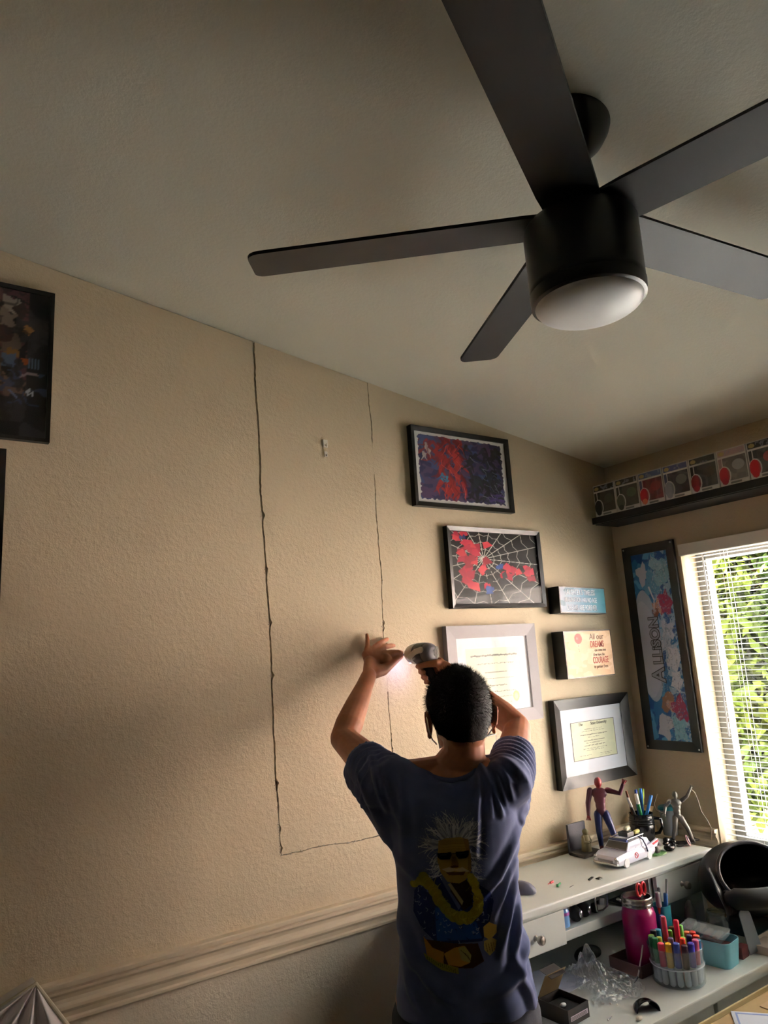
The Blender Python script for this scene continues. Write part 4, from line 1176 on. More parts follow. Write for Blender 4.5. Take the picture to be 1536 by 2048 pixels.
me, co = remesh(b, 0.003, 2); co[:, 2] = np.maximum(co[:, 2], 0); setco(me, co); link('rock', me, P('rock_dark', (58, 56, 56), 0.6, bump=0.5), t)
# loose bits on the hutch
def bit(name, label, b, m, loc, rz=0.0, cat='clip'):
    return tag(b.obj(name, m, loc=loc, rot=(0, 0, rz)), label, cat)
b = B(); b.tube([(-0.012, 0, 0.004), (0.012, 0, 0.004)], [0.004, 0.003], 10); b.box(-0.016, -0.011, -0.004, 0.004, 0.0, 0.008, 0.001)
bit('green_bit', 'tiny green plastic piece lying on the hutch top', b, P('bit_green', (30, 130, 80), 0.3), (1.862, 1.826, H0), 0.4)
b = B(); b.box(-0.009, 0.009, -0.003, 0.003, 0, 0.006, 0.001); b.tube([(-0.022, 0, 0.002), (-0.008, 0, 0.003)], 0.0014, 6)
bit('red_bit', 'tiny red plastic pin lying on the hutch top', b, P('bit_red', (170, 40, 50), 0.3), (1.866, 1.862, H0), 0.2)
b = B(); b.box(-0.016, 0.016, -0.004, 0.004, 0, 0.003, 0.0006); bit('black_strip', 'thin black plastic strip lying on the hutch top', b, BLACKF, (1.985, 1.800, H0), 0.35, 'plastic strip')
b = B(); b.box(-0.010, 0.010, -0.007, 0.007, 0, 0.003, 0.0008); bit('memory_card', 'small black memory card next to the plastic strip', b, BLACKF, (2.006, 1.783, H0), 0.1, 'memory card')
b = B(); b.tube([(-0.012, 0, 0.0012), (0.012, 0.002, 0.0012)], 0.0012, 6); bit('thin_stick', 'thin grey stick on the hutch near its front edge', b, P('grey_wire', (120, 120, 116), 0.5), (1.882, 1.79, H0), 0.15, 'stick')
t = thing('computer_mouse', 'grey-blue computer mouse on the hutch beside the man', 'mouse', (1.735, 1.87, H0), rz=0.3)
b = B(); b.ell((0, 0, 0.006), (0.032, 0.052, 0.026)); me, co = remesh(b, 0.003, 2); co[:, 2] = np.maximum(co[:, 2], 0); setco(me, co); link('shell', me, P('mouse_grey', (108, 112, 132), 0.45), t)
b = B(); b.tube([(0, 0.03, 0.026), (0, 0.042, 0.021)], 0.004, 8); b.obj('scroll_wheel', BLACKF, t, True)

# ---------------------------------------------------------------- inside the hutch cubby (floor z 0.868)
CZ = 0.8685
t = thing('sanitizer_bottle', 'small clear blue bottle with purple label in the cubby', 'bottle', (1.835, 1.79, CZ))
b = B(); b.lathe([(0.0001, 0), (0.017, 0), (0.018, 0.004), (0.018, 0.045), (0.013, 0.052), (0.0001, 0.053)], 24, sy=0.7); b.obj('bottle_body', P('bottle_blue', (112, 158, 216), 0.2, coat=0.5), t, True)
b = B(); b.lathe([(0.0001, 0.053), (0.009, 0.053), (0.009, 0.064), (0.0001, 0.066)], 20); b.obj('cap', P('bottle_cap', (208, 208, 214), 0.3), t, True)
b = B(); b.lathe([(0.0183, 0.034), (0.0186, 0.034), (0.0186, 0.043), (0.0183, 0.043), (0.0183, 0.034)], 24, sy=0.72); b.obj('label_band', P('label_purple', (146, 70, 150), 0.5), t, True)
t = thing('headset', 'black headset lying in the cubby beside the blue bottle', 'headset', (1.915, 1.80, CZ), rz=0.2)
b = B()
for s in (-1, 1):
    b.ell((s * 0.026, 0.0, 0.024), (0.017, 0.024, 0.024))
me, co = remesh(b, 0.003, 2); setco(me, co); link('ear_cups', me, P('headset_black', (26, 26, 28), 0.3), t)
b = B(); b.tube([(-0.03, 0.01, 0.045), (-0.02, 0.04, 0.055), (0.02, 0.04, 0.055), (0.03, 0.01, 0.045)], 0.005, 8); b.obj('headband', P('headset_black', (26, 26, 28), 0.3), t, True)
for s in (-1, 1):
    b = B(); b.ell((s * 0.026, -0.021, 0.026), (0.009, 0.005, 0.012)); b.obj('ear_badge', CHR, t, True)
t = thing('goggle_frame', 'chrome rimmed goggle frame standing in the cubby', 'goggles', (2.02, 1.795, CZ), rz=0.15); t.scale = (0.92, 0.92, 0.9)
b = B(); pts = [(-0.036, 0, 0.012), (-0.042, 0, 0.04), (-0.036, 0.002, 0.066), (-0.01, 0.004, 0.072), (0.025, 0.004, 0.070), (0.037, 0.002, 0.062), (0.038, 0, 0.035), (0.032, 0, 0.012), (0.0, 0, 0.006), (-0.036, 0, 0.012)]
b.tube(pts, 0.0035, 8); b.obj('rim', CHR, t, True)
b = B(); b.box(-0.03, 0.03, 0.008, 0.03, 0.0, 0.03, 0.004); b.obj('visor_box', P('smoke_grey', (92, 94, 98), 0.25), t)
b = B(); b.box(-0.018, 0.012, 0.002, 0.008, 0.022, 0.044, 0.002, Matrix.Rotation(0.25, 4, 'Y')); b.obj('pale_tab', P('pale_tab', (170, 174, 180), 0.3), t)
t = thing('power_strip', 'flat dark gadget at the right of the cubby', 'gadget', (2.155, 1.815, CZ), rz=0.05)
b = B(); b.box(-0.055, 0.055, -0.03, 0.03, 0, 0.008, 0.002); b.obj('gadget_body', P('gadget_dark', (40, 42, 50), 0.3), t)
for x in (-0.03, -0.005, 0.02):
    b = B(); b.ell((x, 0, 0.010), (0.009, 0.009, 0.006)); b.obj('gadget_button', CHR, t, True)

# ---------------------------------------------------------------- on the desk
T0 = DZ + 0.0003
t = thing('jar_tray', 'low pinkish brown tray under the magenta jar', 'tray', (2.09, 1.703, T0))
TR = P('tray_brown', (132, 98, 98), 0.5)
b = B(); b.box(-0.10, 0.10, -0.060, 0.056, 0, 0.006, 0.001); b.obj('tray_base', TR, t)
for a in ((-0.10, 0.10, -0.063, -0.0605, 0, 0.034), (-0.10, 0.10, 0.0565, 0.059, 0, 0.034), (-0.103, -0.1003, -0.063, 0.059, 0, 0.034), (0.1003, 0.103, -0.063, 0.059, 0, 0.034)):
    b = B(); b.box(*a, 0.0006); b.obj('tray_wall', TR, t)
t = thing('mason_jar', 'magenta painted mason jar with bare metal ring', 'jar', (2.082, 1.702, T0 + 0.0065))
MAG = P('magenta_glass', (150, 8, 92), 0.3, coat=0.5, var=0.1, vscale=18)
b = B(); b.lathe([(0.0001, 0), (0.047, 0), (0.052, 0.006), (0.053, 0.05), (0.053, 0.145), (0.049, 0.160), (0.044, 0.168), (0.044, 0.178), (0.040, 0.178), (0.040, 0.16), (0.048, 0.145), (0.048, 0.012), (0.0001, 0.008)], 48); b.obj('jar_body', MAG, t, True)
b = B(); b.lathe([(0.0455, 0.170), (0.0480, 0.170), (0.0490, 0.176), (0.0475, 0.180), (0.0490, 0.184), (0.0475, 0.189), (0.0485, 0.196), (0.0460, 0.198), (0.0440, 0.1975), (0.0455, 0.193), (0.0455, 0.170)], 48); b.obj('metal_ring', P('jar_ring', (180, 174, 168), 0.25, metal=0.9), t, True)
t = thing('scissors', 'red handled scissors standing in the magenta jar', 'scissors', (2.090, 1.690, T0 + 0.018))
SR = P('scissor_red', (176, 24, 40), 0.3)
b = B(); b.tube([(0, 0, 0), (0.004, 0, 0.185)], [0.003, 0.006], 8, flat=0.4); b.obj('blade', CHR, t, True)
for s in (-1, 1):
    b = B(); rg = [(0.004 + s * 0.012 + 0.010 * math.cos(2 * PI * k / 20), 0.0, 0.205 + 0.019 * math.sin(2 * PI * k / 20)) for k in range(21)]
    b.tube(rg, 0.004, 8, caps=False); b.obj('handle_loop', SR, t, True)
t = thing('pen_cup', 'teal cup of tools right behind the magenta jar', 'cup', (2.205, 1.705, T0))
b = B(); b.lathe([(0.0001, 0), (0.026, 0), (0.028, 0.01), (0.029, 0.15), (0.027, 0.15), (0.026, 0.01), (0.0001, 0.008)], 32); b.obj('cup_body', P('teal_cup', (20, 122, 140), 0.35), t, True)
pc = Vector((2.205, 1.705, T0 + 0.01))
pen('brush', 'orange handled brush in the teal cup', pc + Vector((-0.008, -0.004, 0)), pc + Vector((-0.026, -0.010, 0.185)), 0.008, (176, 76, 36), (150, 150, 150), 0.25, 'brush')
pen('marker', 'blue marker in the teal cup', pc + Vector((0.01, 0.0, 0)), pc + Vector((0.020, -0.008, 0.172)), 0.0065, (28, 66, 130), (30, 90, 170), 0.3, 'marker')
pen('metal_rod', 'thin grey metal file in the teal cup', pc + Vector((0.0, -0.006, 0)), pc + Vector((0.030, -0.012, 0.215)), 0.004, (130, 132, 136), (150, 152, 156), 0.5, 'file')
pen('marker', 'silver marker in the teal cup', pc + Vector((0.0, 0.008, 0)), pc + Vector((0.004, 0.004, 0.19)), 0.005, (160, 164, 168), (130, 134, 140), 0.3, 'marker')

# marker tub
tc_ = Vector((2.066, 1.565, T0))
TUBP = glass_mat('tub_plastic', (246, 250, 250), haze=0.10)
t = thing('marker_tub', 'round clear plastic tub full of coloured markers at the desk front', 'tub', tc_)
b = B(); b.lathe([(0.0001, 0), (0.074, 0), (0.0765, 0.003), (0.081, 0.098), (0.0825, 0.1005), (0.0805, 0.1015), (0.0790, 0.0985), (0.0745, 0.0045), (0.0001, 0.002)], 56); b.obj('tub_wall', TUBP, t, True)
b = B(); b.lathe([(0.0768, 0.050), (0.0790, 0.0505), (0.0798, 0.0535), (0.0772, 0.054), (0.0768, 0.050)], 56); b.obj('tub_band', mat('tub_band', (222, 228, 232), 0.3, var=0), t, True)
mk = []
ringc = [((20, 104, 62), 'dark green'), ((18, 124, 70), 'emerald green'), ((216, 50, 84), 'coral pink'), ((226, 176, 24), 'golden yellow'), ((44, 66, 158), 'royal blue'), ((66, 40, 60), 'dark plum'), ((58, 50, 170), 'indigo'), ((206, 96, 128), 'rose pink'), ((20, 106, 152), 'ocean blue'), ((232, 84, 44), 'orange red'), ((214, 40, 36), 'bright red'), ((240, 128, 96), 'salmon'), ((130, 60, 150), 'violet'), ((110, 70, 40), 'brown'), ((90, 170, 60), 'leaf green'), ((60, 160, 190), 'sky blue'), ((40, 40, 44), 'black'), ((120, 160, 40), 'olive green')]
mw = (206, 210, 222)
for k, (c, nm) in enumerate(ringc):
    a = math.radians(140 + k * 20)
    ra, rb = 0.0625, 0.0668
    bp_ = tc_ + Vector((ra * math.cos(a), ra * math.sin(a), 0.004)); tp = tc_ + Vector((rb * math.cos(a), rb * math.sin(a), 0.122 + 0.004 * math.sin(k * 2.1)))
    pen('marker', nm + ' capped felt marker standing in the clear tub', bp_, tp, 0.0088, mw, c, 0.56, 'marker', 'markers in the clear tub')
inner = [((0.02, 0.028), 0.125, (140, 196, 60), (120, 200, 60), 'lime green'), ((-0.040, 0.018), 0.125, (206, 206, 90), (196, 210, 80), 'pale yellow'), ((-0.03, -0.012), 0.128, (110, 96, 140), (116, 100, 150), 'grey violet'), ((-0.012, 0.018), 0.175, (206, 204, 206), (196, 60, 84), 'tall rose tipped'), ((0.004, 0.034), 0.17, (26, 70, 110), (24, 64, 110), 'tall navy'), ((0.022, 0.004), 0.160, (216, 200, 206), (206, 30, 62), 'tall crimson'), ((0.004, -0.026), 0.124, (90, 170, 50), (130, 200, 60), 'short apple green'), ((0.040, 0.006), 0.140, (236, 214, 190), (110, 210, 80), 'mint capped'), ((0.026, -0.03), 0.126, (30, 30, 80), (24, 24, 70), 'midnight blue'), ((-0.012, -0.036), 0.128, (220, 70, 40), (224, 60, 40), 'scarlet')]
for (x, y), h, c, cp, nm in inner:
    pen('marker', nm + ' marker in the middle of the clear tub', tc_ + Vector((x, y, 0.004)), tc_ + Vector((x * 1.15, y * 1.1, h)), 0.0075, c, cp, 0.4, 'marker', 'markers in the clear tub')

# aqua tub with clear lidded case lying on it
t = thing('aqua_bin', 'small aqua plastic bin right of the marker tub', 'bin', (2.262, 1.565, T0), rz=math.radians(8))
AQ = P('aqua_plastic', (122, 190, 206), 0.4, var=0.03)
def rr(w, d, r, n=5):
    pts = []
    for cx_, cy_, a0 in ((w - r, d - r, 0), (-w + r, d - r, PI / 2), (-w + r, -d + r, PI), (w - r, -d + r, 1.5 * PI)):
        pts += [(cx_ + r * math.cos(a0 + PI / 2 * k / n), cy_ + r * math.sin(a0 + PI / 2 * k / n)) for k in range(n + 1)]
    return pts
b = B(); rings = [(rr(0.043, 0.06, 0.02), 0.0), (rr(0.050, 0.068, 0.022), 0.074), (rr(0.0475, 0.0655, 0.02), 0.074), (rr(0.041, 0.058, 0.018), 0.004)]
n = len(rings[0][0]); vv = [(x, y, z) for pl, z in rings for x, y in pl]
b.add(vv, [(i * n + k, i * n + (k + 1) % n, (i + 1) * n + (k + 1) % n, (i + 1) * n + k) for i in range(3) for k in range(n)] + [tuple(range(n)), tuple(3 * n + k for k in range(n))])
b.obj('bin_wall', AQ, t, True)
b = B(); b.box(-0.038, 0.038, -0.054, 0.054, 0.006, 0.055, 0.004); b.obj('bin_contents', P('dark_red_contents', (70, 26, 30), 0.6, var=0.5, vscale=150), t)
t = thing('clear_case', 'clear lidded plastic case lying across the aqua bin', 'case', (2.258, 1.585, T0 + 0.0755), rot=(math.radians(5), 0, math.radians(14)))
CASEP = glass_mat('case_plastic', (236, 240, 242), haze=0.18)
b = B(); b.box(-0.042, 0.042, -0.06, 0.07, 0.0, 0.014, 0.003); b.obj('case_base', CASEP, t)
b = B(); b.box(-0.044, 0.044, -0.062, 0.072, 0.0142, 0.020, 0.002); b.obj('case_lid', CASEP, t)
for k in range(4):
    b = B(); b.box(-0.03, 0.03, -0.045 + k * 0.028, -0.028 + k * 0.028, 0.0143 - 0.010, 0.012, 0.002); b.obj('case_item', P('case_item', (150, 146, 140), 0.5), t)

# clear glass jar and leaning grey paddle, books, helmet
t = thing('glass_jar', 'empty clear glass jar in front of the black helmet', 'jar', (2.349, 1.602, T0)); t.scale = (0.9, 0.9, 1.0)
JG = glass_mat('jar_glass', (206, 216, 214), haze=0.04)
b = B(); b.lathe([(0.0001, 0), (0.036, 0), (0.039, 0.005), (0.039, 0.085), (0.032, 0.098), (0.029, 0.104), (0.030, 0.122), (0.027, 0.122), (0.027, 0.104), (0.036, 0.085), (0.036, 0.008), (0.0001, 0.006)], 40); b.obj('jar_wall', JG, t, True)
b = B(); b.tube([(0.031 * math.cos(2 * PI * k / 32), 0.031 * math.sin(2 * PI * k / 32), 0.114) for k in range(33)], 0.0014, 6, caps=False); b.obj('thread_ring', JG, t, True)
t = thing('paddle', 'pale grey rounded paddle leaning against the black helmet', 'paddle', (2.400, 1.512, T0), rot=(math.radians(-10), math.radians(-4), math.radians(-30)))
pl = [(-0.020, 0.0), (0.026, 0.012), (0.019, 0.112)] + [(0.019 * math.cos(a), 0.112 + 0.019 * math.sin(a)) for a in np.linspace(0.2, PI - 0.2, 8)] + [(-0.019, 0.112)]
b = B(); b.prism(pl, -0.0025, 0.0025); b.obj('paddle_blade', P('paddle_grey', (150, 160, 168), 0.5), t)
b = B(); b.box(-0.045, 0.045, -0.03, 0.03, 0, 0.026, 0.002); tag(b.obj('small_carton', P('kraft_white', (186, 172, 160), 0.7), loc=(2.452, 1.500, T0), rot=(0, 0, 0.05)), 'small pale carton behind the leaning paddle', 'carton')
b = B(); b.box(-0.022, 0.022, -0.012, 0.012, 0, 0.034, 0.001); tag(b.obj('red_card_box', P('dark_red_card', (84, 30, 34), 0.6), loc=(2.350, 1.528, T0), rot=(0, 0, 0.1)), 'small dark red box right of the aqua bin', 'box')
t = thing('teal_book', 'dark teal book lying under the black helmet', 'book', (2.515, 1.605, T0), rz=0.05)
b = B(); b.box(-0.105, 0.105, -0.075, 0.075, 0.0, 0.004, 0.001); b.box(-0.105, 0.105, -0.075, 0.075, 0.038, 0.042, 0.001); b.box(0.101, 0.105, -0.075, 0.075, 0.004, 0.038); b.obj('cover', P('book_teal', (24, 58, 70), 0.5), t)
b = B(); b.box(-0.102, 0.1005, -0.072, 0.072, 0.0045, 0.0375); b.obj('pages', P('book_pages', (206, 200, 186), 0.8), t)
# open black helmet lying with its opening up and towards the room
HEL = P('helmet_black', (10, 10, 11), 0.4, var=0.15)
HELM = P('helmet_matte', (14, 14, 15), 0.55, var=0.15)
hc = Vector((2.535, 1.602, T0 + 0.0425 + 0.140))
he = thing('helmet', 'large black open helmet on the desk in front of the window', 'helmet', (hc.x, hc.y, T0 + 0.0425))
axis = Vector((-0.42, -0.72, 0.42)).normalized()   # opening direction
Rm = axis.to_track_quat('Z', 'Y').to_matrix()
def helmet_shell(r, th, cut, n=48, m=26):
    b = B(); vv = []; a0 = cut
    prof_ = []
    for i in range(m + 1):
        a = a0 + (PI - a0) * i / m
        prof_.append((math.sin(a), math.cos(a)))
    rows = [(1.0, p) for p in prof_] + [(th, p) for p in reversed(prof_)]
    for sc, (s_, c_) in rows:
        for k in range(n):
            q = 2 * PI * k / n
            p = Vector((r[0] * s_ * math.cos(q), r[1] * s_ * math.sin(q), r[2] * c_)) * sc
            vv.append(Rm @ p)
    R2 = len(rows)
    ff = [(i * n + k, i * n + (k + 1) % n, ((i + 1) % R2) * n + (k + 1) % n, ((i + 1) % R2) * n + k) for i in range(R2) for k in range(n)]
    b.add(vv, ff); return b
off = hc - Vector(he.location)
b = helmet_shell((0.150, 0.120, 0.150), 0.93, 0.95); me = b.mesh(); o = link('shell', me, HEL, he, off); me.shade_smooth()
rim = []
for k in range(49):
    q = 2 * PI * k / 48
    rim.append(Rm @ Vector((0.150 * math.sin(0.95) * math.cos(q), 0.120 * math.sin(0.95) * math.sin(q), 0.150 * math.cos(0.95))) + off)
b = B(); b.tube(rim, 0.0065, 10, caps=False); b.obj('rim_trim', P('helmet_trim', (58, 58, 62), 0.3), he, True)
b = B()
for s0, s1 in ((200, 250), (254, 338)):
    pts = []
    for a in np.linspace(s0, s1, 14):
        q = math.radians(a)
        pts.append(Vector((0.165 * math.cos(q), 0.135 * math.sin(q) , -0.022)) + off)
    bb = B(); bb.tube(pts, [0.026] + [0.034] * 12 + [0.026], 14, flat=0.55, ref=(0, 0, 1)); bb.obj('jaw_guard', HELM, he, True)
b = B(); b.box(-0.02, 0.02, -0.012, 0.012, -0.055, 0.02, 0.008, Matrix.Translation(off + Vector((-0.145, -0.03, -0.02)))); b.obj('side_tab', HELM, he)
b = B(); b.tube([off + Vector((-0.15, 0.02, 0.05)), off + Vector((-0.166, -0.01, 0.0)), off + Vector((-0.162, -0.03, -0.05)), off + Vector((-0.15, -0.02, -0.09))], [0.012, 0.020, 0.018, 0.010], 12, flat=0.3, ref=(0, 0.5, 1)); b.obj('clear_visor', glass_mat('visor_plastic', (150, 156, 160), haze=0.1), he, True)
b = B(); b.ell((0, 0, 0), (0.022, 0.018, 0.075), n=16, m=14); tag(b.obj('black_case', HELM, loc=(2.300, 1.668, T0 + 0.076), rot=(0, math.radians(3), 0), smooth=True), 'upright black oval case behind the clear glass jar', 'case')

# papers under the hutch
PAPB = P('paper_blue_white', (206, 212, 232), 0.7, var=0.02)
for k, (x, y, rz_, lb) in enumerate(((1.74, 1.80, 0.15, 'lower bluish white envelope under the left hutch drawer'), (1.72, 1.83, -0.1, 'upper bluish white envelope under the left hutch drawer'))):
    t = thing('envelope', lb, 'envelope', (x, y, T0 + 0.0015 * k), rz=rz_, group='envelopes under the hutch')
    b = B(); b.box(-0.12, 0.12, -0.075, 0.075, 0, 0.001); b.obj('envelope_sheet', PAPB, t)
    b = B(); b.prism([(-0.118, 0.0), (0.118, 0.0), (0.0, 0.0008)], -0.06, 0.07); b.obj('flap', PAPB, t)
b = B(); b.ell((0, 0, 0.016), (0.05, 0.03, 0.024)); b.ell((0.04, 0.01, 0.012), (0.03, 0.03, 0.018)); me, co = remesh(b, 0.004, 2); co[:, 2] = np.maximum(co[:, 2], 0); setco(me, co)
tag(link('dark_pouch', me, P('pouch_dark', (46, 50, 52), 0.6), None, (1.98, 1.85, T0)), 'soft dark pouch under the hutch behind the plastic film', 'pouch')
# crumpled clear plastic film
N = 70
u, v = np.meshgrid(np.linspace(-1, 1, N), np.linspace(-1, 1, N))
def vn(k, seed):
    c_ = Cv(2, 2, N, (0, 0, 0)); return c_.noise(k, seed)
hgt = 0.055 * np.exp(-((u + 0.35) ** 2 + (v - 0.35) ** 2) / 0.22) + 0.045 * np.exp(-((u - 0.15) ** 2 + (v - 0.55) ** 2) / 0.08) + 0.010
rid = np.abs(vn(7, 1) - 0.5) * 2; rid2 = np.abs(vn(15, 2) - 0.5) * 2; rid3 = np.abs(vn(30, 3) - 0.5)
Z = hgt * (0.55 + 0.9 * rid) + 0.014 * rid2 * (0.3 + hgt * 12) + 0.013 * rid3
edgef = np.clip((1 - np.maximum(abs(u), abs(v))) * 6, 0, 1); Z = Z * (0.15 + 0.85 * edgef) + 0.0012
X = u * 0.090 + 0.02 * (vn(5, 5) - 0.5) + 0.012 * (vn(12, 6) - 0.5); Y = v * 0.120 + 0.02 * (vn(5, 7) - 0.5) + 0.012 * (vn(12, 8) - 0.5)
keep = (u ** 4 + v ** 4 + 0.6 * (vn(6, 9) - 0.5)) < 0.95
idx = np.arange(N * N).reshape(N, N)
q = np.stack([idx[:-1, :-1], idx[:-1, 1:], idx[1:, 1:], idx[1:, :-1]], -1).reshape(-1, 4)
kq = keep[:-1, :-1].ravel() & keep[1:, 1:].ravel()
me = bpy.data.meshes.new('film'); me.from_pydata(np.stack([X, Y, Z], -1).reshape(-1, 3).tolist(), [], q[kq].tolist()); me.update()
bmx = bmesh.new(); bmx.from_mesh(me); bmesh.ops.delete(bmx, geom=[v_ for v_ in bmx.verts if not v_.link_faces], context='VERTS'); bmx.to_mesh(me); bmx.free()
FILM = glass_mat('plastic_film', (244, 247, 252), ior=2.2, haze=0.14, rough=0.04)
tag(link('plastic_film', me, FILM, None, (1.872, 1.690, T0), (0, 0, math.radians(-8))), 'crumpled clear plastic wrapping lying on the desk', 'plastic wrap')
# thin rod
t = thing('thin_rod', 'thin pale metal rod leaning from the desk onto the tray', 'rod', (1.965, 1.640, T0 + 0.004))
b = B(); b.tube([(0, 0, 0), (0.055, 0.02, 0.046), (0.082, 0.03, 0.075)], 0.0024, 8); b.obj('rod_shaft', P('rod_metal', (206, 196, 190), 0.3), t, True)
b = B(); b.tube([(-0.02, -0.004, 0.0), (0.004, 0.002, 0.006)], [0.002, 0.0036], 8); b.obj('rod_tip', P('rod_tip', (96, 98, 104), 0.3, metal=0.6), t, True)
# open black carton of bits
t = thing('open_carton', 'open small black carton with pale label beside the man', 'carton', (1.642, 1.640, T0), rz=math.radians(4))
CB = P('carton_black', (32, 24, 22), 0.5); CIN = P('carton_inside', (104, 86, 54), 0.8)
w, d, h = 0.045, 0.052, 0.042
for a in ((-w, w, -d, -d + 0.002, 0, h), (-w, w, d - 0.002, d, 0, h), (-w, -w + 0.002, -d, d, 0, h), (w - 0.002, w, -d, d, 0, h), (-w, w, -d, d, 0, 0.002)):
    b = B(); b.box(*a); b.obj('carton_wall', CB, t)
b = B(); b.box(-w, w, 0, 0.0015, 0, 0.075, 0, Matrix.Translation((0, d, h)) @ Matrix.Rotation(math.radians(28), 4, 'X')); b.obj('open_lid', CIN, t)
b = B(); b.box(-0.032, 0.032, 0, 0.0015, 0.0, 0.045, 0, Matrix.Translation((0, d - 0.003, h + 0.07)) @ Matrix.Rotation(math.radians(105), 4, 'X')); b.obj('lid_flap', CB, t)
PLB = P('label_pink', (206, 190, 200), 0.6)
b = B(); b.box(w + 0.0002, w + 0.0006, -d + 0.006, d - 0.008, 0.010, 0.034); b.obj('side_label', PLB, t)
b = B(); b.box(-w + 0.010, w - 0.006, -d - 0.0006, -d - 0.0002, 0.012, 0.024); b.obj('front_label', PLB, t)
for k in range(3):
    b = B(); b.box(-w + 0.012, w - 0.012, -d - 0.0009, -d - 0.0007, 0.014 + k * 0.003, 0.0152 + k * 0.003); b.obj('label_line', CB, t)
b = B(); b.box(-0.034, 0.034, -0.04, 0.036, 0.0025, 0.030, 0.003); b.obj('tray_insert', BLACKF, t)
t = thing('earplug', 'white rounded plug in the open black carton', 'plug', (1.625, 1.625, T0 + 0.031))
b = B(); b.ell((0, 0, 0.006), (0.011, 0.007, 0.006)); b.obj('plug_body', P('plug_white', (226, 224, 220), 0.5), t, True)
# curved black shell on the desk front
t = thing('black_shell', 'curved glossy black plastic shell at the desk front edge', 'plastic shell', (1.838, 1.518, T0), rz=math.radians(-28))
b = B(); vv = []; ff = []; n = 14; m = 6
for j in range(m + 1):
    s = j / m
    for rad in (1.0, 0.9):
        for k in range(n + 1):
            a = PI * k / n
            vv.append((0.034 * rad * math.cos(a) * (1 - 0.25 * s * s), -0.02 + 0.045 * s, 0.030 * rad * math.sin(a) * (1 - 0.55 * s ** 3)))
W_ = n + 1
for j in range(m):
    for k in range(n):
        p0 = j * 2 * W_ + k; p1 = (j + 1) * 2 * W_ + k
        ff.append((p0, p0 + 1, p1 + 1, p1)); ff.append((p0 + W_, p1 + W_, p1 + W_ + 1, p0 + W_ + 1))
for j in (0, m):
    for k in range(n):
        p0 = j * 2 * W_ + k; ff.append((p0, p0 + W_, p0 + W_ + 1, p0 + 1))
for j in range(m):
    for k in (0, n):
        p0 = j * 2 * W_ + k; p1 = (j + 1) * 2 * W_ + k; ff.append((p0, p1, p1 + W_, p0 + W_))
b.add(vv, ff); b.obj('shell_body', P('shell_black', (22, 22, 25), 0.2), t, True)
b = B(); b.tube([(1.0 * 0.034 * math.cos(a), -0.0205, 0.030 * math.sin(a)) for a in np.linspace(0, PI, 16)], 0.0012, 6); b.obj('shell_lip', P('shell_lip', (70, 70, 76), 0.25), t, True)
# crumbs
r = np.random.default_rng(21)
CRUMB = P('plaster_crumb', (226, 220, 210), 0.8)
for k, (x, y, s, lb) in enumerate(((1.775, 1.49, 0.012, 'largest white plaster crumb near the desk edge'), (1.79, 1.60, 0.006, 'small tan plaster crumb between carton and shell'), (1.775, 1.615, 0.005, 'tiny plaster crumb near the plastic wrapping'), (1.80, 1.585, 0.004, 'tiniest plaster crumb on the desk'))):
    b = B(); b.ell((0, 0, s * 0.4), (s, s * 0.6, s * 0.4), n=8, m=6)
    b.v = [tuple(np.array(p) * (1 + r.normal(0, 0.1, 3))) for p in b.v]
    b.v = [(p[0], p[1], max(p[2], 0)) for p in b.v]
    tag(b.obj('plaster_crumb', CRUMB, loc=(x, y, T0), rot=(0, 0, k)), lb, 'crumb', 'plaster crumbs on the desk')
b = B(); b.tube([(-0.014, 0, 0.002), (0.012, 0.003, 0.002)], [0.0022, 0.0012], 8); tag(b.obj('screw', CHR, loc=(1.722, 1.545, T0), rot=(0, 0, 0.2), smooth=True), 'small steel screw beside the open black carton', 'screw')

# ---------------------------------------------------------------- low table of papers in front of the desk
lt = thing('low_crate', 'cardboard crate standing in front of the desk under the folder', 'crate', (2.32, 1.215, 0))
KR = P('kraft_board', (186, 160, 116), 0.8, var=0.1)
b = B(); b.box(-0.47, 0.30, -0.20, 0.195, 0, 0.68, 0.003); b.obj('crate_body', KR, lt)
b = B(); b.box(-0.47, 0.30, 0.197, 0.203, 0.63, 0.69, 0.001); b.obj('crate_flap', P('kraft_edge', (206, 186, 140), 0.8), lt)
t = thing('manila_folder', 'tan manila folder on the crate below the desk front', 'folder', (2.36, 1.225, 0.6803), rz=0.02)
b = B(); b.box(-0.20, 0.20, -0.15, 0.15, 0, 0.003, 0.0005); b.obj('folder_cover', P('manila', (196, 164, 124), 0.7), t)
b = B(); b.box(-0.06, 0.06, 0.15, 0.165, 0, 0.0015); b.obj('folder_tab', P('manila', (196, 164, 124), 0.7), t)
t = thing('paper_sheet', 'blue-edged white paper sheet lying on the manila folder', 'paper', (2.075, 1.232, 0.6838), rz=math.radians(-51))
b = B(); b.box(-0.14, 0.14, -0.105, 0.105, 0, 0.0008); b.obj('sheet', P('sheet_white', (224, 228, 244), 0.7, var=0.01), t)
b = B()
for a in ((-0.13, 0.13, 0.090, 0.097), (-0.13, -0.125, -0.095, 0.090), (0.125, 0.13, -0.095, 0.09), (-0.13, 0.13, -0.097, -0.092)):
    bb = B(); bb.box(*a, 0.0009, 0.0012); bb.obj('border_line', P('sheet_blue', (150, 170, 226), 0.7), t)
t = thing('reading_glasses', 'wire reading glasses folded at the back of the crate', 'glasses', (2.33, 1.385, 0.6838), rz=0.1)
